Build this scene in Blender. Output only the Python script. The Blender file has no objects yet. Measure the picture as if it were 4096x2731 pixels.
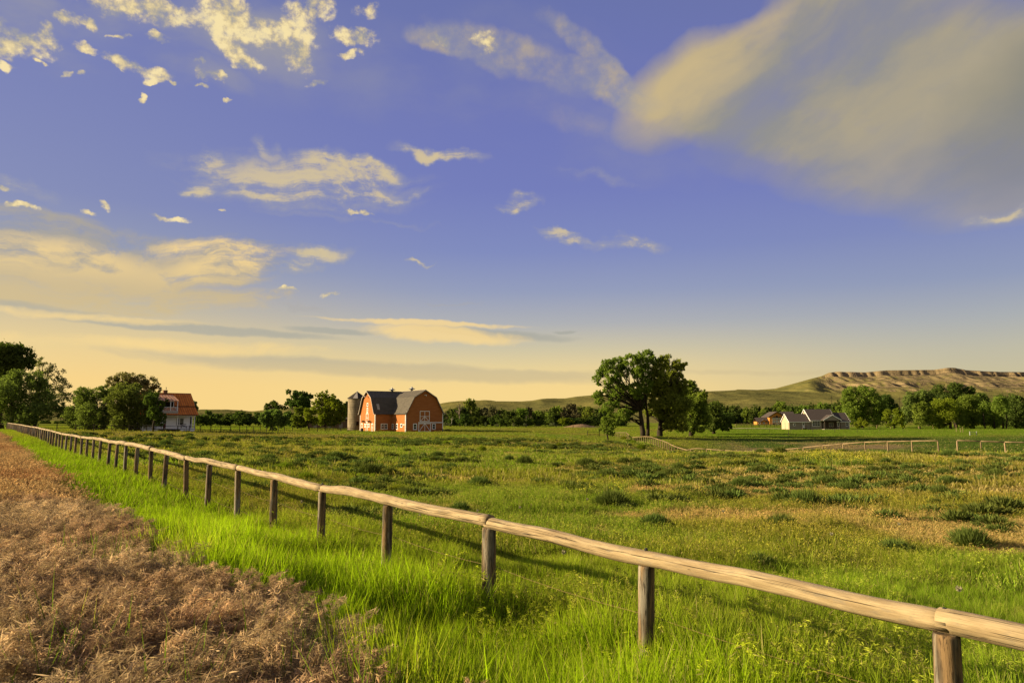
import bpy, math, random
import numpy as np
from mathutils import Vector, Matrix

S = bpy.context.scene
COL = S.collection
R = math.radians

# ----------------------------------------------------------------- camera
FPX = 2844.0                       # focal length in pixels of the 4096 px wide photograph
CX, CY, HOR = 2048.0, 1365.5, 1680.0
CAMZ = 3.4
TH = math.atan((HOR - CY) / FPX)
cam = bpy.data.cameras.new("camera")
cam.sensor_width = 36.0
cam.lens = FPX / 4096.0 * 36.0
cam.clip_start = 0.05
cam.clip_end = 20000
camo = bpy.data.objects.new("camera", cam)
COL.objects.link(camo)
camo.location = (0, 0, CAMZ)
camo.rotation_euler = (math.pi / 2 + TH, 0, 0)
S.camera = camo

# ----------------------------------------------------------------- light and exposure
SUN_AZ = R(178)                    # direction towards the sun, counter-clockwise from +X
SUN_EL = R(18)
sd = Vector((math.cos(SUN_AZ) * math.cos(SUN_EL), math.sin(SUN_AZ) * math.cos(SUN_EL), math.sin(SUN_EL)))
sun = bpy.data.lights.new("sun", 'SUN')
sun.energy = 4.3
sun.angle = R(0.6)
sun.color = (1.0, 0.80, 0.50)
suno = bpy.data.objects.new("sun", sun)
COL.objects.link(suno)
suno.rotation_euler = sd.to_track_quat('Z', 'Y').to_euler()
suno.location = (-20, 0, 30)
S.view_settings.view_transform = 'Standard'
S.view_settings.look = 'None'
S.view_settings.gamma = 1.0
S.view_settings.use_curve_mapping = False
EXPO = 1.6
S.view_settings.exposure = EXPO


def lin(r, g, b):
    def f(c):
        c /= 255.0
        return c / 12.92 if c <= 0.04045 else ((c + 0.055) / 1.055) ** 2.4
    return (f(r), f(g), f(b))


def ray(px, py):
    v = (px - CX) / FPX
    w = (CY - py) / FPX
    return Vector((v, math.cos(TH) - w * math.sin(TH), math.sin(TH) + w * math.cos(TH)))


def P(px, py, Y):
    r = ray(px, py)
    k = Y / r.y
    return Vector((r.x * k, Y, CAMZ + r.z * k))


# ---- small expression helper for node maths
class X:
    def __init__(s, tree, sock):
        s.t, s.s = tree, sock

    def _m(s, op, *o, clamp=False):
        n = s.t.nodes.new('ShaderNodeMath')
        n.operation = op
        n.use_clamp = clamp
        s.t.links.new(s.s, n.inputs[0])
        for i, k in enumerate(o):
            if isinstance(k, X):
                s.t.links.new(k.s, n.inputs[i + 1])
            else:
                n.inputs[i + 1].default_value = k
        return X(s.t, n.outputs[0])

    def __add__(s, o): return s._m('ADD', o)
    def __sub__(s, o): return s._m('SUBTRACT', o)
    def __mul__(s, o): return s._m('MULTIPLY', o)
    def __truediv__(s, o): return s._m('DIVIDE', o)
    def max(s, o): return s._m('MAXIMUM', o)
    def min(s, o): return s._m('MINIMUM', o)
    def pow(s, o): return s._m('POWER', o)
    def madd(s, a, b): return s._m('MULTIPLY_ADD', a, b)

    def ss(s, a, b, c=0.0, d=1.0):
        n = s.t.nodes.new('ShaderNodeMapRange')
        n.interpolation_type = 'SMOOTHSTEP'
        s.t.links.new(s.s, n.inputs[0])
        for i, k in enumerate((a, b, c, d)):
            n.inputs[i + 1].default_value = k
        return X(s.t, n.outputs[0])


def combine(t, x, y, z):
    n = t.nodes.new('ShaderNodeCombineXYZ')
    for i, k in enumerate((x, y, z)):
        if isinstance(k, X):
            t.links.new(k.s, n.inputs[i])
        else:
            n.inputs[i].default_value = k
    return n.outputs[0]


def noise(t, vec, scale, detail=4.0, rough=0.55, out=0, dist=0.0):
    n = t.nodes.new('ShaderNodeTexNoise')
    if vec is not None:
        t.links.new(vec, n.inputs['Vector'])
    n.inputs['Scale'].default_value = scale
    n.inputs['Detail'].default_value = detail
    n.inputs['Roughness'].default_value = rough
    n.inputs['Distortion'].default_value = dist
    return X(t, n.outputs[out])


def mixc(t, fac, a, b, blend='MIX'):
    n = t.nodes.new('ShaderNodeMix')
    n.data_type = 'RGBA'
    n.blend_type = blend
    for sock, k in ((n.inputs[0], fac), (n.inputs[6], a), (n.inputs[7], b)):
        if isinstance(k, X):
            t.links.new(k.s, sock)
        elif isinstance(k, (int, float)):
            sock.default_value = k
        elif isinstance(k, (tuple, list)):
            sock.default_value = (k[0], k[1], k[2], 1)
        else:
            t.links.new(k, sock)
    return n.outputs[2]


def ramp(t, fac, stops, interp='LINEAR'):
    n = t.nodes.new('ShaderNodeValToRGB')
    n.color_ramp.interpolation = interp
    e = n.color_ramp.elements
    while len(e) < len(stops):
        e.new(0.5)
    for k, (p, c) in zip(e, sorted(stops, key=lambda q: q[0])):
        k.position = p
        k.color = (c[0], c[1], c[2], 1)
    t.links.new(fac.s if isinstance(fac, X) else fac, n.inputs[0])
    return n.outputs[0]


# ----------------------------------------------------------------- sky
def build_world():
    w = bpy.data.worlds.new("World")
    w.use_nodes = True
    t = w.node_tree
    bg = t.nodes['Background']
    STR = 0.1
    bg.inputs['Strength'].default_value = STR
    K = 1.0 / (STR * 2 ** EXPO)      # colours below are as seen; K turns them into radiance
    sky = t.nodes.new('ShaderNodeTexSky')
    sky.sky_type = 'NISHITA'
    sky.sun_disc = False
    sky.sun_elevation = SUN_EL
    sky.sun_rotation = math.pi / 2 - SUN_AZ
    sky.dust_density = 2.0
    tc = t.nodes.new('ShaderNodeTexCoord')
    sep = t.nodes.new('ShaderNodeSeparateXYZ')
    t.links.new(tc.outputs['Generated'], sep.inputs[0])
    x, y, z = (X(t, sep.outputs[i]) for i in range(3))
    u = x._m('ARCTAN2', y)                 # azimuth, 0 straight ahead, + to the right
    v = z._m('ARCSINE')
    va = v.max(0.0)

    def uv(px, py):
        r = ray(px, py).normalized()
        return math.atan2(r.x, r.y), math.asin(r.z)

    # base gradient
    el = (va / 1.2).min(1.0)
    def rp(st):
        return ramp(t, el, [(a / 1.2, lin(*c)) for a, c in st])
    mid = rp([(0, (250, 217, 143)), (.045, (247, 214, 141)), (.075, (229, 206, 150)), (.10, (206, 194, 160)),
              (.135, (173, 173, 176)), (.18, (145, 153, 184)), (.235, (125, 135, 187)), (.32, (113, 121, 184)),
              (.42, (109, 116, 180)), (.58, (103, 112, 168)), (1.2, (86, 98, 156))])
    lef = rp([(0, (251, 214, 135)), (.05, (246, 208, 132)), (.09, (232, 203, 140)), (.14, (196, 182, 152)),
              (.20, (146, 151, 172)), (.27, (126, 133, 178)), (.36, (120, 127, 178)), (.47, (113, 120, 176)),
              (.6, (108, 117, 165)), (1.2, (92, 104, 155))])
    rig = rp([(0, (206, 190, 148)), (.05, (200, 188, 150)), (.085, (188, 182, 160)), (.12, (168, 170, 172)),
              (.17, (140, 149, 180)), (.235, (123, 132, 182)), (.32, (112, 119, 182)), (.42, (110, 116, 178)),
              (.58, (104, 111, 160)), (1.2, (88, 98, 150))])
    base = mixc(t, u.ss(0.0, -0.62), mid, lef)
    base = mixc(t, u.ss(0.10, 0.62), base, rig)
    # behind the camera the sky is warmed and brightened to add fill light
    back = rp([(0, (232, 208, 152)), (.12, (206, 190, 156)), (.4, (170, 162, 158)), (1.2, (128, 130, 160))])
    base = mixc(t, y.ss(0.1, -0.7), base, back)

    # noise fields on the sky directions
    pw = combine(t, u, v, 0.0)
    wn = t.nodes.new('ShaderNodeTexNoise')
    t.links.new(pw, wn.inputs['Vector'])
    wn.inputs['Scale'].default_value = 7.0
    wn.inputs['Detail'].default_value = 5.0
    sw = t.nodes.new('ShaderNodeSeparateXYZ')
    t.links.new(wn.outputs[1], sw.inputs[0])
    wx = X(t, sw.outputs[0]) - 0.5
    wy = X(t, sw.outputs[1]) - 0.5
    wn2 = t.nodes.new('ShaderNodeTexNoise')
    t.links.new(pw, wn2.inputs['Vector'])
    wn2.inputs['Scale'].default_value = 34.0
    wn2.inputs['Detail'].default_value = 4.0
    sw2 = t.nodes.new('ShaderNodeSeparateXYZ')
    t.links.new(wn2.outputs[1], sw2.inputs[0])
    wx2 = X(t, sw2.outputs[0]) - 0.5
    wy2 = X(t, sw2.outputs[1]) - 0.5

    def field(ells, amp, amp2=0.0, grow=1.0):
        uu = u + wx * amp
        vv = v + wy * (amp * 0.6)
        if amp2:
            uu = uu + wx2 * amp2
            vv = vv + wy2 * amp2
        tot = None
        for e in ells:
            px, py, rx, ry = e[:4]
            rx *= grow; ry *= grow
            rot = R(e[4]) if len(e) > 4 else 0
            k = e[5] if len(e) > 5 else 1.0
            cu, cv = uv(px, py)
            u2, _ = uv(px + rx, py)
            _, v2 = uv(px, py - ry)
            ru, rv = abs(u2 - cu), abs(v2 - cv)
            c, s_ = math.cos(rot), math.sin(rot)
            # rotated distance: a = (c*du + s*dv)/ru ; b = (-s*du + c*dv)/rv
            a = uu.madd(c / ru, 0.0) + vv.madd(s_ / ru, -(c * cu + s_ * cv) / ru)
            b = uu.madd(-s_ / rv, 0.0) + vv.madd(c / rv, -(-s_ * cu + c * cv) / rv)
            d = a.madd(a, b * b)
            m = (d * -1.0 + 1.0)._m('MULTIPLY', k, clamp=True)
            tot = m if tot is None else (tot + m - tot * m)
        return tot

    # wispy strands: noise stretched along the sky
    st = combine(t, (u + wx * 0.25) * 0.28 - v * 0.15, v + wy * 0.06, 0.3)
    nw = noise(t, st, 44.0, 9.0, 0.66)
    st2 = combine(t, u * 0.5, v + wy * 0.04, 1.7)
    nb = noise(t, st2, 9.0, 5.0, 0.55)
    nf = noise(t, combine(t, u, v * 1.2, 4.2), 26.0, 8.0, 0.62)
    nf2 = noise(t, combine(t, u, v * 1.2, 9.2), 75.0, 6.0, 0.6)
    ns = noise(t, combine(t, u * 0.7, v, 2.0), 3.6, 5.0, 0.5)

    col = base
    # thin veil over the upper left
    veil = field([(400, 60, 1100, 330), (1500, 250, 700, 260, -12), (2300, 330, 800, 240, -14), (2500, 620, 700, 120, -8, .7)], 0.15)
    col = mixc(t, (veil * nb.ss(0.3, 0.75)) * 0.42, col, lin(158, 156, 158))
    # large soft bank on the right
    bank = field([(2800, 330, 430, 210, 24), (2980, 250, 430, 210, 28), (3450, 300, 850, 300, 8), (3900, 430, 800, 430, 0), (3050, 540, 640, 130, -20),
                  (3750, 700, 900, 200, -5), (3300, 620, 700, 170, -12, .6), (4050, 760, 600, 130, 12, .6), (4500, 300, 900, 560), (3500, -120, 650, 330, 8)], 0.09, 0.006)
    sk = noise(t, combine(t, (u * 0.9 + v * 1.1) * 0.35 + wx * 0.05, v * 0.8 - u * 0.45 + wy * 0.05, 8.0), 9.0, 7.0, 0.55)
    fine = noise(t, combine(t, (u * 0.9 + v * 1.1) * 0.22 + wx * 0.05, v * 0.8 - u * 0.45 + wy * 0.03, 5.0), 34.0, 6.0, 0.6)
    bd = (bank.pow(0.9) * ((sk * 0.7 + fine * 0.3).ss(0.25, 0.62) * 0.5 + 0.72)).min(1.0)
    lit = field([(2760, 310, 480, 200, 28), (2950, 180, 300, 90, 30)], 0.05)
    dark = field([(4300, 420, 1000, 420, 10)], 0.15)
    bc = mixc(t, sk.ss(0.35, 0.65), lin(146, 143, 137), lin(174, 161, 130))
    bc = mixc(t, dark * 0.9, bc, lin(134, 130, 112))
    bc = mixc(t, (lit * (sk * 0.6 + nb * 0.4).ss(0.25, 0.6)) * 0.95, bc, lin(208, 184, 130))
    col = mixc(t, bd * (v.ss(0.18, 0.38, 0.45, 0.97)), col, bc)
    # stream of thin cloud running into it
    stream = field([(2060, 230, 420, 95, -17), (1760, 145, 170, 70, -10), (2350, 200, 260, 60, -30), (2300, 470, 330, 60, -20, .3), (2450, 330, 260, 90, -20)], 0.08, 0.02)
    sdn = stream.ss(0.0, 0.8) * ((nf * 0.45 + sk * 0.55).ss(0.30, 0.68) * 0.85 + 0.15)
    col = mixc(t, sdn * 0.85, col, mixc(t, nf.ss(0.35, 0.7), lin(158, 155, 155), lin(190, 172, 138)))
    # wisps in the middle
    wis = field([(1429, 656, 270, 62, -5, 1.1), (1205, 715, 620, 150, 0, .8), (821, 616, 90, 60, 30, .75), (786, 737, 110, 30, 8, .85),
                 (1786, 622, 210, 36, -10, .9), (2060, 818, 120, 46, 12, 1.0), (2230, 935, 120, 26, -8, 1.0), (2490, 975, 220, 42, -5, .8),
                 (1640, 1055, 90, 13, -3, .8), (1330, 770, 420, 26, 4, .7), (60, 760, 190, 60, -10, .6),
                 (1060, 555, 90, 40, -20, .55), (4050, 820, 230, 34, 22, .7), (1270, 1060, 170, 55, 22, 1.0), (2420, 700, 300, 30, -8, .35),
                 (1450, 880, 420, 18, -2, .3), (1180, 1225, 210, 22, -5, .55), (1790, 1235, 160, 12, -3, .5)], 0.13, 0.03)
    wd = wis.ss(0.0, 0.9) * ((nw * 0.7 + nf * 0.3) + wis * 0.08).ss(0.38, 0.66)
    wd = wd * wis.ss(0.0, 0.18)
    col = mixc(t, wd * 0.92, col, mixc(t, wd.ss(0.35, 0.9), lin(168, 163, 160), lin(216, 195, 146)))
    # low band on the left
    low = field([(150, 1040, 900, 130, 0, 1.2), (850, 1060, 520, 120, 8, 1.15), (350, 950, 780, 90, -3, .8), (-500, 1000, 800, 200), (500, 1200, 1000, 60, 3, .8),
                 (1100, 1010, 300, 50, 12, .6)], 0.10, 0.012)
    ld = (low * 0.7 + (nb - 0.5) * 2.4 + (nw - 0.5) * 2.6 + 0.05).ss(0.05, 1.0) * low.ss(0.0, 0.5)
    warm = field([(250, 1050, 700, 105, 0), (900, 1085, 420, 75, 14), (850, 1000, 260, 50, 0)], 0.10)
    nl = noise(t, combine(t, (u + wx * 0.22) * 0.5, v + wy * 0.08, 6.0), 15.0, 7.0, 0.6)
    lc = mixc(t, ((warm * 1.0 + 0.12).min(1.0) * (nl * 0.6 + nw * 0.4).ss(0.40, 0.54)), lin(152, 149, 146), lin(248, 212, 136))
    lc = mixc(t, v.ss(0.22, 0.15), lc, lin(206, 182, 132))
    col = mixc(t, ld * 0.94, col, lc)
    # thin bars above the horizon
    bars = field([(760, 1309, 760, 24, -2, 1.0), (1330, 1322, 260, 16, -2, .9), (1500, 1475, 1150, 46, -2.5, .95), (2300, 1492, 900, 22, 0, .4), (1950, 1335, 420, 26, -4, .9),
                  (2260, 1330, 60, 8, 0, .9), (150, 1230, 500, 26, -3, .6), (3000, 1490, 700, 16, 0, .45)], 0.03, 0.006)
    brd = (bars + (nw - 0.5) * 0.8).ss(0.12, 0.8) * bars.ss(0, .12)
    col = mixc(t, brd * 0.72, col, mixc(t, v.ss(0.10, 0.06), lin(165, 163, 152), lin(203, 184, 142)))
    glow = field([(1780, 1340, 420, 42, -4), (700, 1380, 900, 40, 0, .6), (1700, 1295, 560, 13, -2, .9), (300, 1260, 600, 24, 0, .7)], 0.04, 0.01)
    gd = (glow + (nw - 0.5) * 1.1).ss(0.15, 0.9) * glow.ss(0, .12)
    col = mixc(t, gd * 0.8, col, lin(250, 214, 138))
    # cumulus
    cum = field([(100, 174, 135, 62), (279, 57, 52, 34), (370, 91, 42, 24, -20), (209, 130, 34, 46, -20), (331, 178, 68, 22, -12), (479, 144, 44, 11),
                 (560, 30, 240, 70), (900, 70, 130, 125), (930, 195, 100, 42, -20), (1050, 140, 110, 60, 0, .8), (501, 252, 92, 30, -8), (612, 304, 72, 34), (592, 340, 30, 12),
                 (688, 342, 16, 9), (566, 388, 16, 13), (810, 314, 36, 28), (872, 318, 50, 22, -15), (801, 270, 34, 13), (806, 359, 38, 12),
                 (919, 418, 16, 11), (975, 255, 72, 34), (1188, 120, 92, 100), (1190, 232, 82, 52, -15), (1272, 323, 46, 20, 15), (1429, 138, 105, 44),
                 (1411, 214, 50, 18, 15), (1250, 20, 100, 60, 0, .8), (411, 822, 26, 13), (683, 868, 78, 15), (75, 839, 72, 14, -5),
                 (330, 853, 42, 11), (1429, 855, 62, 11, -5), (1148, 1172, 56, 11), (1322, 1170, 46, 13, 6), (18, 755, 36, 20, -20), (40, 255, 40, 20),
                 (275, 296, 26, 13), (326, 300, 22, 12), (906, 843, 20, 7), (160, 255, 26, 9), (1950, 165, 70, 40, 0, .6), (640, 160, 60, 20, 0, .8), (240, 175, 30, 30, 0, .8),
                 (-150, 100, 200, 160), (1770, 155, 50, 24, 0, .8), (1480, 30, 60, 26, 0, .5)], 0.03, 0.03, 1.22)
    cd = (cum * 0.8 + (nf - 0.5) * 2.0 + (nf2 - 0.5) * 1.7)
    cden = cd.ss(0.08, 0.95) * cum.ss(0.0, 0.4)
    halo = field([(560, 60, 620, 150), (1000, 130, 420, 180), (80, 130, 380, 150), (560, 290, 260, 80), (850, 320, 170, 70)], 0.12, 0.02)
    col = mixc(t, halo * nb.ss(0.35, 0.65) * 0.5, col, lin(170, 163, 148))
    shade = noise(t, combine(t, u, v * 1.1 - 0.012, 4.2), 26.0, 6.0, 0.6)
    sh = (cd * 0.48 + (nf - shade) * 3.2 + (nb - 0.5) * 1.6 + (nf2 - 0.5) * 0.7 + 0.22)
    cc = ramp(t, sh.min(1.0).max(0.0), [(0.0, lin(168, 162, 146)), (0.42, lin(206, 188, 146)), (0.75, lin(236, 212, 152)), (1.0, lin(252, 229, 166))])
    col = mixc(t, cden * 0.95, col, cc)

    sc = t.nodes.new('ShaderNodeVectorMath')
    sc.operation = 'SCALE'
    t.links.new(col, sc.inputs[0])
    sc.inputs['Scale'].default_value = K
    fin = mixc(t, 0.04, sc.outputs[0], sky.outputs[0])
    # below the horizon: dull earth
    fin = mixc(t, v.ss(-0.002, -0.03), fin, (0.5, 0.45, 0.2))
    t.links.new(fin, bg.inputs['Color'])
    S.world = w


build_world()

# ----------------------------------------------------------------- helpers
PI = math.pi


def tag(o, label=None, cat=None, group=None, kind=None):
    if label: o['label'] = label
    if cat: o['category'] = cat
    if group: o['group'] = group
    if kind: o['kind'] = kind
    return o


def empty(name, loc, rz=0.0, label=None, cat=None, group=None):
    o = bpy.data.objects.new(name, None)
    o.empty_display_size = 0.5
    COL.objects.link(o)
    o.location = loc
    o.rotation_euler = (0, 0, rz)
    return tag(o, label, cat, group)


def link(name, me, parent=None, link_it=True):
    o = bpy.data.objects.new(name, me)
    if link_it:
        COL.objects.link(o)
    if parent is not None:
        o.parent = parent
    return o


def np_mesh(name, V, F, mats=(), midx=None, smooth=False, uv=None):
    V = np.asarray(V, dtype=np.float32)
    F = np.asarray(F, dtype=np.int32)
    k = F.shape[1]
    me = bpy.data.meshes.new(name)
    me.vertices.add(len(V))
    me.vertices.foreach_set('co', V.ravel())
    me.loops.add(F.size)
    me.loops.foreach_set('vertex_index', F.ravel())
    me.polygons.add(len(F))
    me.polygons.foreach_set('loop_start', np.arange(0, F.size, k, dtype=np.int32))
    if midx is not None:
        me.polygons.foreach_set('material_index', np.asarray(midx, dtype=np.int32))
    if smooth:
        me.polygons.foreach_set('use_smooth', np.ones(len(F), dtype=bool))
    for m in mats:
        me.materials.append(m)
    if uv is not None:
        l = me.uv_layers.new(name='UVMap')
        l.data.foreach_set('uv', np.asarray(uv, dtype=np.float32)[F.ravel()].ravel())
    me.update(calc_edges=True)
    return me


class MB:
    """collects simple shapes and links them as one mesh object"""
    def __init__(s): s.v = []; s.f = []

    def add(s, vs, fs):
        b = len(s.v)
        s.v += [tuple(q) for q in vs]
        s.f += [tuple(i + b for i in q) for q in fs]
        return s

    def box(s, x0, x1, y0, y1, z0, z1):
        vs = [(x0, y0, z0), (x1, y0, z0), (x1, y1, z0), (x0, y1, z0), (x0, y0, z1), (x1, y0, z1), (x1, y1, z1), (x0, y1, z1)]
        return s.add(vs, [(0, 3, 2, 1), (4, 5, 6, 7), (0, 1, 5, 4), (1, 2, 6, 5), (2, 3, 7, 6), (3, 0, 4, 7)])

    def bar(s, a, b, w, t, up=(0, 0, 1)):
        """rectangular bar from a to b, w wide (sideways), t thick (along up)"""
        a, b = Vector(a), Vector(b)
        d = (b - a).normalized()
        up = Vector(up)
        side = d.cross(up)
        if side.length < 1e-4:
            side = d.cross(Vector((1, 0, 0)))
        side.normalize()
        u2 = side.cross(d).normalized()
        vs = []
        for p in (a, b):
            for i, j in ((-1, -1), (1, -1), (1, 1), (-1, 1)):
                vs.append(p + side * (w / 2 * i) + u2 * (t / 2 * j))
        return s.add(vs, [(0, 1, 2, 3), (7, 6, 5, 4), (0, 4, 5, 1), (1, 5, 6, 2), (2, 6, 7, 3), (3, 7, 4, 0)])

    def prism(s, poly, axis, a0, a1):
        """extrude a polygon (2D) along axis 'x' or 'y' or 'z'"""
        n = len(poly)
        def pt(p, a):
            return {'y': (p[0], a, p[1]), 'x': (a, p[0], p[1]), 'z': (p[0], p[1], a)}[axis]
        vs = [pt(p, a0) for p in poly] + [pt(p, a1) for p in poly]
        fs = [tuple(range(n)), tuple(reversed(range(n, 2 * n)))]
        fs += [(i, i + n, (i + 1) % n + n, (i + 1) % n) for i in range(n)]
        return s.add(vs, fs)

    def tube(s, pts, rad, n=8, caps=True):
        pts = [Vector(p) for p in pts]
        rads = rad if isinstance(rad, (list, tuple)) else [rad] * len(pts)
        vs, fs = [], []
        for i, p in enumerate(pts):
            d = (pts[min(i + 1, len(pts) - 1)] - pts[max(i - 1, 0)]).normalized()
            up = Vector((0, 0, 1)) if abs(d.z) < 0.9 else Vector((1, 0, 0))
            a = d.cross(up).normalized(); b = a.cross(d).normalized()
            for k in range(n):
                an = 2 * PI * k / n
                vs.append(p + (a * math.cos(an) + b * math.sin(an)) * rads[i])
        for i in range(len(pts) - 1):
            for k in range(n):
                fs.append((i * n + k, i * n + (k + 1) % n, (i + 1) * n + (k + 1) % n, (i + 1) * n + k))
        if caps:
            fs.append(tuple(reversed(range(n))))
            fs.append(tuple((len(pts) - 1) * n + k for k in range(n)))
        return s.add(vs, fs)

    def lathe(s, prof, n=16, c=(0, 0), ph=0):
        vs, fs = [], []
        for r, z in prof:
            for k in range(n):
                an = 2 * PI * k / n + ph
                vs.append((c[0] + r * math.cos(an), c[1] + r * math.sin(an), z))
        for i in range(len(prof) - 1):
            for k in range(n):
                fs.append((i * n + k, i * n + (k + 1) % n, (i + 1) * n + (k + 1) % n, (i + 1) * n + k))
        fs.append(tuple(reversed(range(n))))
        fs.append(tuple((len(prof) - 1) * n + k for k in range(n)))
        return s.add(vs, fs)

    def build(s, name, mat, parent=None, smooth=False):
        me = bpy.data.meshes.new(name)
        me.from_pydata(s.v, [], s.f)
        me.materials.append(mat)
        if smooth:
            me.polygons.foreach_set('use_smooth', [True] * len(me.polygons))
        me.update()
        import bmesh
        bm = bmesh.new(); bm.from_mesh(me)
        bmesh.ops.recalc_face_normals(bm, faces=bm.faces)
        bm.to_mesh(me); bm.free()
        return link(name, me, parent)


# ----------------------------------------------------------------- value noise in numpy
def _hash(ix, iy, seed):
    h = (ix.astype(np.int64) * 374761393 + iy.astype(np.int64) * 668265263 + seed * 1442695041) & 0xFFFFFFFF
    h = ((h ^ (h >> 13)) * 1274126177) & 0xFFFFFFFF
    h = h ^ (h >> 16)
    return (h & 0xFFFFFF) / float(0xFFFFFF)


def vnoise(x, y, seed=0):
    x = np.asarray(x, float); y = np.asarray(y, float)
    ix, iy = np.floor(x), np.floor(y)
    fx, fy = x - ix, y - iy
    fx = fx * fx * (3 - 2 * fx); fy = fy * fy * (3 - 2 * fy)
    a = _hash(ix, iy, seed); b = _hash(ix + 1, iy, seed)
    c = _hash(ix, iy + 1, seed); d = _hash(ix + 1, iy + 1, seed)
    return (a * (1 - fx) + b * fx) * (1 - fy) + (c * (1 - fx) + d * fx) * fy


def fbm(x, y, seed=0, octs=4):
    s = 0; a = 0.5; n = 0
    for i in range(octs):
        s = s + a * vnoise(x * 2 ** i, y * 2 ** i, seed + i * 17); n += a; a *= 0.5
    return s / n


def sstep(x, a, b):
    q = np.clip((x - a) / (b - a), 0, 1)
    return q * q * (3 - 2 * q)


# ----------------------------------------------------------------- materials
def pmat(name, base, rough=0.8, bump=None, spec=0.3, metallic=0.0):
    m = bpy.data.materials.new(name)
    m.use_nodes = True
    t = m.node_tree
    b = t.nodes['Principled BSDF']
    b.inputs['Base Color'].default_value = (*base, 1)
    b.inputs['Roughness'].default_value = rough
    b.inputs['Specular IOR Level'].default_value = spec
    b.inputs['Metallic'].default_value = metallic
    return m, t, b


def obj_coord(t, scale=(1, 1, 1), kind='Object'):
    tc = t.nodes.new('ShaderNodeTexCoord')
    mp = t.nodes.new('ShaderNodeMapping')
    mp.inputs['Scale'].default_value = scale
    t.links.new(tc.outputs[kind], mp.inputs[0])
    return mp.outputs[0]


def add_bump(t, b, h, strength=0.3, dist=0.02):
    n = t.nodes.new('ShaderNodeBump')
    n.inputs['Strength'].default_value = strength
    n.inputs['Distance'].default_value = dist
    t.links.new(h.s if isinstance(h, X) else h, n.inputs['Height'])
    t.links.new(n.outputs[0], b.inputs['Normal'])


def varied(name, c1, c2, scale=(1, 1, 1), nscale=2.0, rough=0.8, bump=0.2, detail=5, spec=0.08, dist=0.02, metallic=0.0, perobj=0.0):
    m, t, b = pmat(name, c1, rough, spec=spec, metallic=metallic)
    co = obj_coord(t, scale)
    n = noise(t, co, nscale, detail, 0.6)
    c = mixc(t, n.ss(0.3, 0.7), c1, c2)
    if perobj:
        oi = t.nodes.new('ShaderNodeObjectInfo')
        hs = t.nodes.new('ShaderNodeHueSaturation')
        t.links.new(c, hs.inputs['Color'])
        v = X(t, oi.outputs['Random']) * (2 * perobj) + (1 - perobj)
        t.links.new(v.s, hs.inputs['Value'])
        c = hs.outputs[0]
    t.links.new(c, b.inputs['Base Color'])
    if bump:
        add_bump(t, b, n, bump, dist)
    return m


def leaf_mat(name, c1, c2, trans=0.35, hue_perobj=0.10):
    m = bpy.data.materials.new(name)
    m.use_nodes = True
    t = m.node_tree
    t.nodes.remove(t.nodes['Principled BSDF'])
    out = t.nodes['Material Output']
    geo = t.nodes.new('ShaderNodeNewGeometry')
    rnd = X(t, geo.outputs['Random Per Island'])
    nz = noise(t, obj_coord(t), 0.35, 3, 0.5)
    c = mixc(t, (rnd * 0.55 + nz.ss(0.3, 0.7) * 0.45), c1, c2)
    oi = t.nodes.new('ShaderNodeObjectInfo')
    hs = t.nodes.new('ShaderNodeHueSaturation')
    t.links.new(c, hs.inputs['Color'])
    r = X(t, oi.outputs['Random'])
    t.links.new((r * 0.035 + 0.475).s, hs.inputs['Hue'])
    t.links.new((r * (2 * hue_perobj) + (1 - hue_perobj)).s, hs.inputs['Value'])
    d = t.nodes.new('ShaderNodeBsdfDiffuse')
    tr = t.nodes.new('ShaderNodeBsdfTranslucent')
    t.links.new(hs.outputs[0], d.inputs[0])
    hs2 = mixc(t, 0.5, hs.outputs[0], mixc(t, 1.0, hs.outputs[0], (1.3, 1.5, 0.4), 'MULTIPLY'))
    t.links.new(hs2, tr.inputs[0])
    mx = t.nodes.new('ShaderNodeMixShader')
    mx.inputs[0].default_value = trans
    t.links.new(d.outputs[0], mx.inputs[1]); t.links.new(tr.outputs[0], mx.inputs[2])
    t.links.new(mx.outputs[0], out.inputs[0])
    return m


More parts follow.
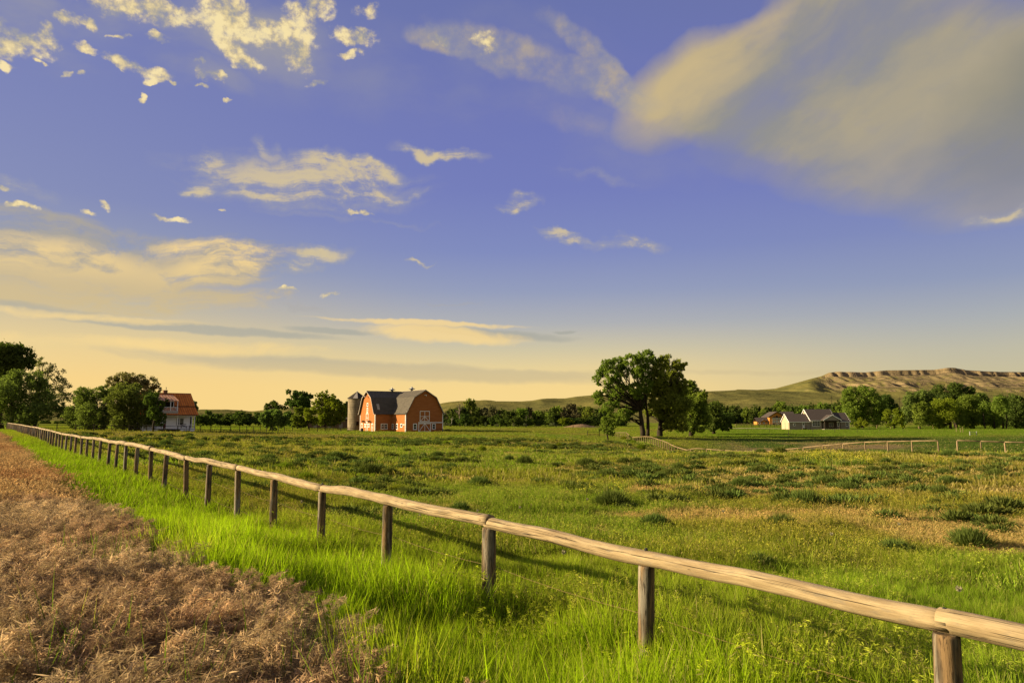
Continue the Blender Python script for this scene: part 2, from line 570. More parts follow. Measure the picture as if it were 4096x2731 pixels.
def grass_mat(name, trans=0.45, tipmul=(1.25, 1.2, 0.9), rootmul=(0.45, 0.5, 0.4), hgt=0.35):
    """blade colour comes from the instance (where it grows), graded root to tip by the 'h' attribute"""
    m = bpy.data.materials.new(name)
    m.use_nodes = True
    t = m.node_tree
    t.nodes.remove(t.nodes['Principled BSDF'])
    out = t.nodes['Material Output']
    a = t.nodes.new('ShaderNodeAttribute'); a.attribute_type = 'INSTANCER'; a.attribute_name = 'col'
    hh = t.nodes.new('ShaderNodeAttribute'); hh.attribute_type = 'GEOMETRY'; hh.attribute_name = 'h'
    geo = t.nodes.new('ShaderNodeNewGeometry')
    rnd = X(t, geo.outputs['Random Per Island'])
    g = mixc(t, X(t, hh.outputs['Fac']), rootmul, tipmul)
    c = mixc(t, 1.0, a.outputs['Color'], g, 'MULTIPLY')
    c = mixc(t, rnd.ss(0.84, 0.88) * 0.75, c, mixc(t, X(t, hh.outputs['Fac']), (0.16, 0.12, 0.05), (0.38, 0.30, 0.13)))
    v = (rnd * 7.31)._m('FRACT') * 0.8 + 0.6
    vm = t.nodes.new('ShaderNodeVectorMath'); vm.operation = 'SCALE'
    t.links.new(c, vm.inputs[0]); t.links.new(v.s, vm.inputs['Scale'])
    c = vm.outputs[0]
    d = t.nodes.new('ShaderNodeBsdfDiffuse')
    tr = t.nodes.new('ShaderNodeBsdfTranslucent')
    t.links.new(c, d.inputs[0])
    t.links.new(mixc(t, 1.0, c, (1.25, 1.45, 0.5), 'MULTIPLY') if trans > 0.3 else c, tr.inputs[0])
    mx = t.nodes.new('ShaderNodeMixShader')
    mx.inputs[0].default_value = trans
    t.links.new(d.outputs[0], mx.inputs[1]); t.links.new(tr.outputs[0], mx.inputs[2])
    t.links.new(mx.outputs[0], out.inputs[0])
    return m


def log_mat(name, light, mid, dark, warm=0.0):
    m, t, b = pmat(name, light, 0.85, spec=0.15)
    uvn = t.nodes.new('ShaderNodeUVMap')
    sp = t.nodes.new('ShaderNodeSeparateXYZ')
    t.links.new(uvn.outputs[0], sp.inputs[0])
    U, W = X(t, sp.outputs[0]), X(t, sp.outputs[1])    # u along (metres), v around (0..1)
    an = W * (2 * PI)
    rx = an._m('COSINE'); ry = an._m('SINE')
    oi = t.nodes.new('ShaderNodeObjectInfo')
    rr = X(t, oi.outputs['Random']) * 40.0
    grain = noise(t, combine(t, U * 1.4 + rr, rx * 6, ry * 6), 3.0, 7, 0.68)
    patch = noise(t, combine(t, U * 2.2 + rr, rx, ry), 1.2, 4, 0.6)
    c = mixc(t, patch.ss(0.35, 0.65), light, mid)
    c = mixc(t, grain.ss(0.48, 0.68) * 0.6, c, dark)
    stain = noise(t, combine(t, U * 3.0 + rr, rx * .8, ry * .8), 1.5, 5, 0.7)
    c = mixc(t, stain.ss(0.52, 0.70) * 0.65, c, (0.17, 0.145, 0.105))
    # drying cracks: thin lines running along the log
    cn = noise(t, combine(t, U * 0.24 + rr, rx * 1.5, ry * 1.5), 1.6, 3, 0.5)
    cr = ((cn - 0.52)._m('ABSOLUTE')).ss(0.016, 0.004)
    cm = noise(t, combine(t, U * 0.6 + rr, rx, ry), 0.9, 1).ss(0.44, 0.50)
    crack = cr * cm
    c = mixc(t, crack * 0.9, c, (0.02, 0.014, 0.008))
    # knots
    vo = t.nodes.new('ShaderNodeTexVoronoi')
    t.links.new(combine(t, U * 1.0 + rr, rx * 0.42, ry * 0.42), vo.inputs['Vector'])
    vo.inputs['Scale'].default_value = 3.6
    vo.inputs['Randomness'].default_value = 1.0
    kd = X(t, vo.outputs['Distance'])
    kn = kd.ss(0.11, 0.05)
    c = mixc(t, kd.ss(0.20, 0.09) * 0.35, c, mid)
    c = mixc(t, kn * 0.85, c, (0.035, 0.022, 0.012))
    t.links.new(c, b.inputs['Base Color'])
    add_bump(t, b, grain * 0.4 - crack * 1.2 - kn * 0.5 + patch * 0.4, 0.7, 0.012)
    return m


M = {}
M['rail'] = log_mat('peeled_log', (0.35, 0.268, 0.150), (0.240, 0.175, 0.092), (0.085, 0.058, 0.030))
M['rail_far'] = varied('grey_log', (0.235, 0.170, 0.090), (0.15, 0.11, 0.06), (1, 1, 1), 1.5, 0.85, 0.1, perobj=0.15)


def post_mat():
    m, t, b = pmat('weathered_post', (0.1, 0.07, 0.04), 0.9, spec=0.1)
    co = obj_coord(t, (1, 1, 0.10))
    oi = t.nodes.new('ShaderNodeObjectInfo')
    off = t.nodes.new('ShaderNodeVectorMath'); off.operation = 'ADD'
    t.links.new(co, off.inputs[0])
    t.links.new(combine(t, X(t, oi.outputs['Random']) * 31.0, X(t, oi.outputs['Random']) * 17.0, 0.0), off.inputs[1])
    n = noise(t, off.outputs[0], 16.0, 3, 0.5)
    g = noise(t, off.outputs[0], 90.0, 6, 0.65)
    c = mixc(t, n.ss(0.38, 0.62), (0.060, 0.048, 0.033), (0.19, 0.122, 0.058))
    c = mixc(t, noise(t, off.outputs[0], 9.0, 2).ss(0.5, 0.62) * 0.7, c, (0.26, 0.235, 0.18))
    c = mixc(t, g.ss(0.5, 0.62) * 0.75, c, (0.022, 0.016, 0.012))
    t.links.new(c, b.inputs['Base Color'])
    add_bump(t, b, g * 0.8 + n * 0.5, 0.6, 0.012)
    return m


M['post'] = post_mat()
M['post_pale'] = varied('pale_post_wood', (0.26, 0.19, 0.105), (0.14, 0.10, 0.055), (1, 1, .12), 20, 0.9, 0.3, perobj=0.2)
M['dark_rail'] = varied('dark_fence_wood', (0.030, 0.026, 0.018), (0.055, 0.045, 0.03), (1, 1, 1), 3, 0.9, 0.1)
M['wire'] = pmat('rusty_wire', (0.20, 0.14, 0.045), 0.5, metallic=0.3)[0]
M['metal'] = varied('galvanised_metal', (0.34, 0.35, 0.33), (0.22, 0.23, 0.22), (1, 1, 1), 2.5, 0.5, 0.05, metallic=0.4)
M['dark_metal'] = pmat('dark_metal', (0.04, 0.04, 0.04), 0.5, metallic=0.5)[0]


def siding(name, c1, c2, pitch=0.16, groove=0.55, axis='z', blotch=1.0):
    """lap siding: fine relief every pitch metres"""
    m, t, b = pmat(name, c1, 0.95, spec=0.04)
    tc = t.nodes.new('ShaderNodeTexCoord')
    sp = t.nodes.new('ShaderNodeSeparateXYZ')
    t.links.new(tc.outputs['Object'], sp.inputs[0])
    z = X(t, sp.outputs['xyz'.index(axis)])
    fr = (z / pitch)._m('FRACT')
    row = (z / pitch)._m('FLOOR')
    a = X(t, sp.outputs[0]) + X(t, sp.outputs[1])
    bn = noise(t, combine(t, a * 0.4, row * 3.17, 0.0), 1.0, 2)
    n = noise(t, combine(t, a * 0.5, z * 2.0, 0.0), 1.4 * blotch, 6, 0.65)
    c = mixc(t, (bn.ss(0.3, 0.7) * 0.5 + n.ss(0.35, 0.7) * 0.5), c1, c2)
    g = fr.ss(0.0, 0.14)
    c = mixc(t, (g * -1.0 + 1.0) * groove, c, (c1[0] * .25, c1[1] * .25, c1[2] * .25))
    t.links.new(c, b.inputs['Base Color'])
    add_bump(t, b, (fr * -1.0), 0.5, 0.03)
    return m


M['barn_red'] = siding('barn_red_siding', (0.37, 0.140, 0.046), (0.28, 0.096, 0.030), 0.17, 0.45)
M['white'] = varied('white_paint', (0.80, 0.79, 0.76), (0.66, 0.65, 0.62), nscale=3, rough=0.6, bump=0.05)
M['greytrim'] = varied('weathered_trim', (0.42, 0.38, 0.32), (0.28, 0.25, 0.20), nscale=3, rough=0.8, bump=0.1)
M['shingle'] = siding('barn_roof_shingles', (0.105, 0.092, 0.072), (0.070, 0.062, 0.050), 0.30, 0.5)
M['ribbed'] = siding('barn_roof_ribbed', (0.120, 0.105, 0.078), (0.085, 0.075, 0.056), 0.45, 0.5, axis='x')
M['glass'] = pmat('window_glass', (0.02, 0.024, 0.03), 0.08, spec=0.5)[0]
M['glass_curtain'] = pmat('curtained_glass', (0.30, 0.34, 0.30), 0.3, spec=0.5)[0]


def silo_mat():
    m, t, b = pmat('silo_staves', (0.3, 0.27, 0.2), 0.9, spec=0.1)
    tc = t.nodes.new('ShaderNodeTexCoord')
    sp = t.nodes.new('ShaderNodeSeparateXYZ')
    t.links.new(tc.outputs['Object'], sp.inputs[0])
    z = X(t, sp.outputs[2])
    x, y = X(t, sp.outputs[0]), X(t, sp.outputs[1])
    an = y._m('ARCTAN2', x) * (44 / (2 * PI))
    vs = an._m('FRACT').ss(0.0, 0.12)
    row = (z / 0.76 + an._m('FLOOR') * 0.5)._m('FRACT').ss(0.0, 0.06)
    n = noise(t, obj_coord(t, (1, 1, 0.35)), 1.3, 6, 0.65)
    c = mixc(t, n.ss(0.35, 0.68), (0.25, 0.205, 0.135), (0.14, 0.115, 0.075))
    c = mixc(t, (vs.min(row) * -1.0 + 1.0) * 0.45, c, (0.10, 0.085, 0.06))
    t.links.new(c, b.inputs['Base Color'])
    add_bump(t, b, vs.min(row), 0.4, 0.02)
    return m


M['silo'] = silo_mat()
M['shed'] = siding('dark_shed_boards', (0.020, 0.012, 0.008), (0.013, 0.009, 0.006), 0.25, 0.5, axis='x')
M['dark'] = pmat('dark_interior', (0.012, 0.010, 0.009), 0.95)[0]  # near-black colour painted in for the shade inside openings
M['house_white'] = siding('house_white_siding', (0.84, 0.84, 0.82), (0.78, 0.78, 0.76), 0.14, 0.25)
M['rust_roof'] = varied('rusty_red_roof_metal', (0.66, 0.21, 0.036), (0.52, 0.15, 0.026), (1, 1, 1), 1.2, 0.9, 0.03, perobj=0.10)
M['rust_seam'] = pmat('roof_seam_metal', (0.16, 0.045, 0.015), 0.6)[0]
M['pink_roof'] = varied('faded_pink_roof_metal', (0.60, 0.33, 0.17), (0.50, 0.26, 0.13), (1, 1, 1), 1.2, 0.9, 0.03, perobj=0.10)
M['brick'] = varied('chimney_brick', (0.22, 0.11, 0.06), (0.13, 0.07, 0.04), nscale=6, rough=0.9)
M['door_red'] = pmat('dark_red_door', (0.10, 0.020, 0.012), 0.6)[0]
M['dark_wood'] = varied('dark_step_wood', (0.055, 0.04, 0.03), (0.03, 0.024, 0.018), nscale=3, rough=0.8)
M['grey_siding'] = siding('taupe_siding', (0.23, 0.195, 0.165), (0.20, 0.17, 0.145), 0.15, 0.35)
M['cream'] = siding('cream_siding', (0.37, 0.31, 0.20), (0.33, 0.275, 0.175), 0.18, 0.2)
M['asphalt_roof'] = varied('charcoal_shingles', (0.085, 0.068, 0.058), (0.050, 0.041, 0.037), (1, 1, 2), 5, 0.95, 0.3)
M['dark_shingle'] = varied('silo_roof_shingles', (0.050, 0.042, 0.034), (0.026, 0.022, 0.019), nscale=2.5, rough=0.95)
M['hoop'] = pmat('rusty_hoop', (0.10, 0.075, 0.05), 0.8)[0]
M['cabin_log'] = siding('cabin_logs', (0.48, 0.22, 0.055), (0.40, 0.17, 0.04), 0.28, 0.5)
M['trunk'] = varied('tree_bark', (0.042, 0.033, 0.022), (0.022, 0.017, 0.012), (1, 1, .3), 5, 0.95, 0.6, dist=0.08)
M['deadwood'] = varied('dead_grey_wood', (0.20, 0.16, 0.12), (0.12, 0.095, 0.07), (1, 1, .3), 3, 0.95, 0.3)
M['deadwood_pale'] = pmat('bleached_wood', (0.42, 0.38, 0.30), 0.9)[0]
L = {}
L['cotton'] = leaf_mat('cottonwood_leaves', (0.090, 0.138, 0.022), (0.195, 0.258, 0.040), 0.45)
L['cotton_brightened'] = leaf_mat('brightened_cottonwood_leaves', (0.115, 0.165, 0.026), (0.23, 0.29, 0.046), 0.5)  # leaf colour brightened to offset shade from the neighbouring cottonwood
L['dark'] = leaf_mat('dark_leaves', (0.045, 0.075, 0.016), (0.100, 0.145, 0.028), 0.35)
L['willow'] = leaf_mat('willow_leaves', (0.080, 0.118, 0.026), (0.165, 0.215, 0.050), 0.4)
L['lime'] = leaf_mat('yellow_green_leaves', (0.095, 0.140, 0.012), (0.21, 0.25, 0.022), 0.4)
L['line'] = leaf_mat('far_tree_leaves', (0.055, 0.088, 0.020), (0.112, 0.160, 0.032), 0.35, 0.25)
L['olive'] = leaf_mat('grey_olive_leaves', (0.075, 0.075, 0.035), (0.13, 0.125, 0.055), 0.2)
L['pale'] = leaf_mat('pale_sage_leaves', (0.13, 0.16, 0.07), (0.20, 0.23, 0.10), 0.2)
L['sage'] = leaf_mat('sagebrush_leaves', (0.062, 0.092, 0.020), (0.140, 0.178, 0.038), 0.2, 0.2)
L['feath'] = leaf_mat('feathery_backlit_leaves', (0.085, 0.100, 0.034), (0.22, 0.21, 0.08), 0.45)

# ----------------------------------------------------------------- first fence: where it runs
RAIL = [(30, 1691), (55, 1694.6), (85, 1699), (119, 1705.7), (149, 1710), (170, 1715), (196, 1721), (208, 1723.6), (223, 1728), (236, 1731), (251, 1735), (268, 1738),
        (286, 1740.6), (305, 1744), (328, 1749.5), (350, 1751.6), (376, 1753), (404, 1757), (440, 1767), (471, 1769), (505, 1774), (551, 1782),
        (606, 1795), (667, 1809), (746, 1832), (840, 1847), (953, 1872), (1097, 1905), (1290, 1951), (1394, 1965), (1552, 2001), (1743, 2044), (1956, 2086),
        (2100, 2119), (2300, 2163), (2585, 2231), (2800, 2279), (3000, 2320), (3400, 2406), (3781, 2488), (4096, 2553), (4700, 2690), (5600, 2895)]
F0 = P(2585, 2231, 6.27)
rv = ray(-87, HOR)
FD = Vector((rv.x, rv.y, 0)).normalized()             # direction the fence runs away in
FN = Vector((FD.y, -FD.x, 0))                         # to the right of that direction: the pasture side
rail_pts = []
for px, py in RAIL:
    r = ray(px, py)
    # intersect with the vertical plane through F0 along FD
    k = (F0.x * FN.x + F0.y * FN.y) / (r.x * FN.x + r.y * FN.y)
    p = Vector((r.x * k, r.y * k, CAMZ + r.z * k))
    tt = (p - F0).dot(FD)
    rail_pts.append((tt, p.z, px))
rail_pts.sort()
RT = np.array([q[0] for q in rail_pts]); RZ = np.array([q[1] for q in rail_pts]); RPX = np.array([q[2] for q in rail_pts])


def rail_at(tt):
    z = float(np.interp(tt, RT, RZ))
    return Vector((F0.x + FD.x * tt, F0.y + FD.y * tt, z))


POST_PX = [3781, 2585, 1956, 1552, 1290, 1097, 953, 840, 746, 667, 606, 551, 505, 471, 440, 404, 376, 350, 328, 305, 286, 268, 251]
post_t = []
for px in POST_PX:
    r = ray(px, float(np.interp(px, [a[0] for a in RAIL], [a[1] for a in RAIL])))
    k = (F0.x * FN.x + F0.y * FN.y) / (r.x * FN.x + r.y * FN.y)
    post_t.append((Vector((r.x * k, r.y * k, 0)) - Vector((F0.x, F0.y, 0))).dot(FD))
sp_ = (post_t[12] - post_t[0]) / 12
post_t = [post_t[0] - 2 * sp_, post_t[0] - sp_] + post_t
while post_t[-1] + sp_ < RT[-1]:
    post_t.append(post_t[-1] + sp_)

# ----------------------------------------------------------------- terrain
def G(px, Y, z): return ((px - CX) / FPX * Y, Y, z)


FENCE2 = [(2419, 1721, 195), (2434, 1733, 187), (2469, 1729.5, 175), (2504, 1729, 162), (2512, 1735, 157), (2525, 1747, 151), (2538, 1748, 147), (2574, 1745, 136), (2604, 1746.5, 127), (2619, 1752, 122),
          (2650, 1762, 113), (2670, 1770, 107), (2687, 1779, 102), (2705, 1787, 98), (2725, 1793, 95), (2750, 1800, 92.5), (2768, 1794, 91.8), (2788, 1792.5, 91), (2860, 1798, 89), (2931, 1803, 87.5), (3027, 1805, 85), (3085, 1802.6, 83.5), (3139, 1797, 82),
          (3211, 1790, 80), (3288, 1782, 77.7), (3373, 1774.5, 75.3), (3460, 1768, 73), (3553, 1765, 70.6), (3647, 1763.5, 68.3), (3751, 1762, 66)]
FENCE3 = [(3828, 1761, 70), (3908, 1763.5, 69.4), (3994, 1766.5, 68.8), (4096, 1769, 68), (4250, 1773, 67), (4420, 1778, 66)]
ctrl = [(0, 0, 1.72), (-3, 0, 1.75), (-1.5, 4, 1.66), (-4, 6, 1.70), (-8, 10, 1.72), (-14, 14, 1.75), (0, -8, 1.7), (8, -8, 1.4), (-10, -10, 1.7), (-14, 2, 1.7), (-30, 22, 1.8),
        (-60, 50, 1.95), (-110, 120, 2.0), (6, 8, .85), (10, 6, .8), (5, 14, .55), (14, 14, .4), (0, 18, .6), (-8, 26, .8), (25, 24, .35),
        (20, 10, .55), (0, 40, .3), (-22, 48, .9), (-45, 80, 1.2), (-20, 80, .7), (8, 60, .2), (30, 45, .35),
        G(700, 150, 1.2), G(560, 150, 1.15), G(350, 150, 1.25), G(100, 150, 1.3), G(-400, 150, 1.5), G(950, 190, .6), G(1300, 215, .25), G(1200, 160, .5),
        G(1500, 205, .12), G(1700, 205, .02), G(1900, 210, .05), G(1500, 120, .3), G(1900, 120, .2), G(2100, 150, .1), G(2000, 250, .3),
        G(2200, 180, .0), G(2250, 260, .25), G(2000, 330, .6), G(2300, 330, .6), G(700, 300, 1.0), G(300, 300, 1.2), G(1400, 300, .7),
        G(2300, 110, .05), G(2480, 100, .02), G(2600, 70, .0), G(2700, 72, .0), G(2850, 72, .02), G(3000, 73, .02), G(3150, 74, .03), G(3300, 74, .06),
        G(2570, 110, -.45), G(2560, 155, -.05), G(2640, 155, -.08), G(2750, 150, -.7), G(2700, 190, .0), G(2600, 230, .1),
        G(3000, 110, -1.9), G(3300, 110, -1.8), G(3000, 150, -1.2), G(3400, 130, -1.35), G(3000, 200, -.1), G(3250, 215, .05), G(3250, 260, .25),
        G(3500, 92, -1.2), G(3700, 92, -1.0), G(3900, 92, -.9), G(4100, 95, -.9), G(3700, 130, -1.2), G(4100, 130, -.9),
        G(3700, 190, .15), G(4000, 190, .3), G(4400, 190, .3), G(3900, 240, .55), G(3500, 250, .4), G(3100, 300, .4), G(3000, 400, .8), G(2700, 400, .6),
        G(3800, 330, .8), G(3850, 50, .4), G(3600, 30, .35), G(4200, 60, .3), G(3400, 55, .2), G(5200, 60, .3), G(5000, 120, -.3),
        G(2000, 700, 1.5), G(0, 700, 1.5), G(4000, 700, 1.5), G(-1500, 400, 1.5), G(5500, 400, 1), (0, -200, 1.5), (-300, -50, 1.8), (300, -50, 1.0), (0, -700, 1.5), (-700, 0, 1.8), (700, 0, 1.2)]
for i in range(0, len(post_t), 1 if False else 3):
    p = rail_at(post_t[i]); ctrl.append((p.x, p.y, p.z - 1.22))
for px, py, Y in FENCE2[::2] + FENCE2[-1:] + FENCE3[:4]:
    p = P(px, py, Y); ctrl.append((p.x, p.y, p.z - 1.22))
# the lip of the plateau has to stand in front of the draw
CT = np.array(ctrl, float)
_d = np.sqrt(((CT[:, None, :2] - CT[None, :, :2]) ** 2).sum(-1) + 9.0)
_n = len(CT)
_A = np.zeros((_n + 3, _n + 3))
_A[:_n, :_n] = _d + np.eye(_n) * -0.4
_A[:_n, _n] = 1; _A[:_n, _n + 1:] = CT[:, :2]
_A[_n, :_n] = 1; _A[_n + 1:, :_n] = CT[:, :2].T
_w = np.linalg.solve(_A, np.concatenate([CT[:, 2], [0, 0, 0]]))


def ground(x, y):
    x = np.atleast_1d(np.asarray(x, float)); y = np.atleast_1d(np.asarray(y, float))
    out = np.empty(len(x))
    for a in range(0, len(x), 20000):
        xs, ys = x[a:a + 20000], y[a:a + 20000]
        d = np.sqrt((xs[:, None] - CT[None, :, 0]) ** 2 + (ys[:, None] - CT[None, :, 1]) ** 2 + 9.0)
        out[a:a + 20000] = d @ _w[:_n] + _w[_n] + xs * _w[_n + 1] + ys * _w[_n + 2]
    r = np.hypot(x, y)
    k = sstep(r, 420, 800)
    out = out * (1 - k) + 1.5 * k
    near = 1 - sstep(r, 90, 200)
    out += (fbm(x * 0.12, y * 0.12, 5) - 0.5) * 0.22 * near + (fbm(x * 0.9, y * 0.9, 9, 3) - 0.5) * 0.10 * (1 - sstep(r, 25, 60))
    return out


def gz(x, y): return float(ground([x], [y])[0])


def on(px, Y): 
    x = (px - CX) / (FPX * 1.0) * Y
    return Vector((x, Y, gz(x, Y)))


def fence_side(x, y):
    """signed distance from the near fence, + on the pasture side"""
    return (x - F0.x) * FN.x + (y - F0.y) * FN.y


def brown_w(x, y):
    d = fence_side(x, y)
    w = sstep(-(d + (fbm(x * 1.0, y * 1.0, 31, 3) - 0.5) * 1.2), 2.35, 3.35) if False else sstep(-(d + (fbm(x * 1.0, y * 1.0, 31, 3) - 0.5) * 1.2) + .12 * (1 - sstep(np.hypot(x, y), 4, 8)), 2.35, 3.35)
    return w


def field_col(x, y):
    """albedo of what grows at a place: returned with the weights used by the scatter"""
    x = np.asarray(x, float); y = np.asarray(y, float)
    r = np.hypot(x, y)
    px = x / np.maximum(y, 1) * FPX + CX
    n1 = fbm(x * 0.10, y * 0.10, 41, 4)
    n2 = fbm(x * 0.035, y * 0.035 * 1.6, 57, 4)
    n3 = fbm(x * 0.45, y * 0.45, 77, 3)
    n4 = fbm(x * 0.02, y * 0.03, 97, 3)
    olive = np.array([0.200, 0.210, 0.034]); green = np.array([0.165, 0.235, 0.028]); lime = np.array([0.190, 0.275, 0.016])
    tan = np.array([0.40, 0.305, 0.135]); brown = np.array([0.225, 0.175, 0.055]); dgreen = np.array([0.070, 0.115, 0.024]); yel = np.array([0.24, 0.235, 0.03])
    def mix(a, b, k): return a * (1 - k[..., None]) + b * k[..., None]
    c = mix(np.broadcast_to(olive, x.shape + (3,)), green, sstep(n1, 0.40, 0.62))
    c = mix(c, brown, sstep(n2, 0.50, 0.62) * sstep(r, 13, 26) * 0.75 * (1 - sstep(r, 120, 180) * .5))
    # dry patches in the middle of the pasture
    tw = sstep(fbm(x * 0.16, y * 0.22, 131, 4) + (n2 - .5) * .5, 0.53, 0.62) * sstep(r, 13, 19) * (1 - sstep(r, 75, 100))
    tw = tw * sstep(px, 900, 1700) * 0.9
    ex = np.exp(-(((x - 12.5) / 5.5) ** 2 + ((y - 22) / 3.4) ** 2) * 1.0)
    tw = np.maximum(tw, sstep(ex * 0.75 + (n3 - 0.5) * 1.5 + (n1 - .5) * .8, 0.40, 0.75))
    c = mix(c, tan, tw)
    # bright grass far out
    c = mix(c, lime * 0.95, sstep(n4, 0.45, 0.62) * sstep(r, 85, 140) * 0.6 * (1 - sstep(r, 400, 600)))
    c = mix(c, yel, sstep(fbm(x * 0.05, y * 0.09, 151, 3), 0.56, 0.66) * sstep(r, 30, 60) * 0.2)
    # the left part of the pasture is duller, with ripe grass
    c = mix(c, brown * 1.15, (1 - sstep(px, 1100, 1700)) * sstep(r, 35, 70) * (1 - sstep(r, 130, 160)) * sstep(n1, .35, .6) * 0.7)
    # wet draw behind the second fence and the lawn of the grey house
    draw = sstep(px, 2700, 2950) * sstep(r, 84, 98) * (1 - sstep(y, 150, 178))
    c = mix(c, dgreen, draw * 0.92)
    tr = sstep(px, 2800, 3050) * (1 - sstep(px, 3500, 3800)) * sstep(y, 112, 122) * (1 - sstep(y, 142, 152)) * sstep(fbm(x * .1, y * .1, 167, 3), .36, .52)
    c = mix(c, np.array([0.27, 0.19, 0.11]), tr * 0.85)
    lawn = sstep(px, 2650, 2900) * sstep(y, 160, 182) * (1 - sstep(y, 300, 330))
    c = mix(c, np.array([0.150, 0.235, 0.02]), lawn * 0.9)
    strip = sstep(-fence_side(x, y), -1.2, 0.6)
    near = 1 - sstep(r, 10, 20)
    c = mix(c, lime, np.clip(strip * (1 - sstep(r, 55, 110) * .5), 0, 1))
    c = mix(c, green * np.array([1.0, 1.12, .9]), near * (1 - strip) * 0.5)
    bw = brown_w(x, y)
    c = mix(c, np.array([0.24, 0.135, 0.060]), bw)
    return c, bw, tw, strip


# near/far ground sheet on a polar grid
def build_ground():
    a1 = np.arange(-46, 46.01, 0.25)
    a2 = np.arange(50, 314, 4.0)
    ang = np.radians(np.concatenate([a1, a2]))
    rad = np.concatenate([[0.0], np.geomspace(0.6, 420, 230), np.geomspace(440, 9000, 26)])
    A, Rr = np.meshgrid(ang, rad)
    Xs, Ys = Rr * np.sin(A), Rr * np.cos(A)
    z = ground(Xs.ravel(), Ys.ravel())
    c, bw, tw, st = field_col(Xs.ravel(), Ys.ravel())
    c = c * 0.72
    c = c * (1 - bw[:, None] * 0.55)
    na, nr = len(ang), len(rad)
    i = np.arange(nr - 1)[:, None] * na + np.arange(na)[None, :]
    j = np.arange(nr - 1)[:, None] * na + (np.arange(na)[None, :] + 1) % na
    F = np.stack([i, j, j + na, i + na], -1).reshape(-1, 4)[:, ::-1]
    V = np.stack([Xs.ravel(), Ys.ravel(), z], -1)
    m, t, b = pmat('pasture_ground', (.1, .1, .03), 1.0, spec=0.0)
    at = t.nodes.new('ShaderNodeAttribute'); at.attribute_name = 'col'
    co = obj_coord(t)
    n = noise(t, co, 2.2, 6, 0.7)
    n2 = noise(t, co, 0.5, 5, 0.65)
    cc = mixc(t, 1.0, at.outputs['Color'], mixc(t, (n * 0.5 + n2 * 0.5).ss(0.35, 0.65), (0.55, 0.6, 0.55), (1.35, 1.3, 1.2)), 'MULTIPLY')
    t.links.new(cc, b.inputs['Base Color'])
    add_bump(t, b, n, 0.6, 0.12)
    me = np_mesh('pasture', V, F, [m], smooth=True)
    a = me.attributes.new('col', 'FLOAT_COLOR', 'POINT')
    a.data.foreach_set('color', np.concatenate([c, np.ones((len(c), 1))], 1).astype(np.float32).ravel())
    o = link('ground', me)
    tag(o, kind='structure')
    return o


build_ground()

# ----------------------------------------------------------------- hills
SKY1 = [(1100, 1668), (1500, 1645), (1700, 1625), (1758, 1616), (1805, 1608), (1861, 1604), (1943, 1604), (2082, 1605), (2129, 1602), (2165, 1595), (2261, 1593), (2303, 1586), (2372, 1580), (2480, 1577),
        (2600, 1574), (2825, 1566), (2874, 1564), (2950, 1560), (3020, 1560), (3100, 1563), (3300, 1570), (3600, 1578), (4200, 1580), (5200, 1590)]
SKY2 = [(2600, 1640), (2800, 1600), (2950, 1557), (3030, 1559), (3100, 1554), (3185, 1531), (3231, 1518), (3286, 1504), (3312, 1492), (3341, 1487), (3460, 1489), (3545, 1481), (3640, 1480), (3735, 1479), (3799, 1471),
        (3820, 1472), (3862, 1480), (3926, 1484), (4000, 1487), (4096, 1488), (4400, 1492), (5000, 1500), (5600, 1530)]


def hill_mat(name, rock):
    m, t, b = pmat(name, (.2, .15, .06), 1.0, spec=0.0)
    tc = t.nodes.new('ShaderNodeTexCoord')
    geo = t.nodes.new('ShaderNodeNewGeometry')
    sp = t.nodes.new('ShaderNodeSeparateXYZ'); t.links.new(tc.outputs['Object'], sp.inputs[0])
    z = X(t, sp.outputs[2])
    n = noise(t, tc.outputs['Object'], 0.012, 8, 0.62)
    n2 = noise(t, tc.outputs['Object'], 0.05, 6, 0.7)
    c = mixc(t, n.ss(0.35, 0.65), (0.150, 0.134, 0.040), (0.100, 0.098, 0.031))
    c = mixc(t, n2.ss(0.56, 0.68) * 0.8, c, (0.060, 0.058, 0.024))
    if rock:
        sn = t.nodes.new('ShaderNodeSeparateXYZ'); t.links.new(geo.outputs['True Normal'], sn.inputs[0])
        steep = X(t, sn.outputs[2]).ss(0.80, 0.66)
        zz = z + n * 10.0
        st_ = t.nodes.new('ShaderNodeAttribute'); st_.attribute_name = 'strat'
        sv = X(t, st_.outputs['Fac'])
        band = noise(t, combine(t, X(t, sp.outputs[0]) * 0.0022, 0.0, sv * 17.0 + n * 0.8), 1.0, 3, 0.65)
        rc = ramp(t, band, [(0.30, (0.075, 0.058, 0.034)), (0.42, (0.185, 0.140, 0.072)), (0.50, (0.250, 0.185, 0.095)), (0.56, (0.070, 0.054, 0.034)), (0.64, (0.21, 0.155, 0.080)), (0.75, (0.10, 0.080, 0.046))])
        rc = mixc(t, n2.ss(0.55, 0.68) * 0.8, rc, (0.05, 0.045, 0.03))
        ra = t.nodes.new('ShaderNodeAttribute'); ra.attribute_name = 'rock'
        rw = X(t, ra.outputs['Fac'])
        c = mixc(t, (rw * ((n2 * 0.8 + n * 0.4).ss(0.48, 0.62) * 0.9).max(sv.ss(0.84, 0.90))).max(steep * z.ss(45, 66)), c, rc)
    t.links.new(c, b.inputs['Base Color'])
    add_bump(t, b, n2, 0.8, 4.0)
    return m


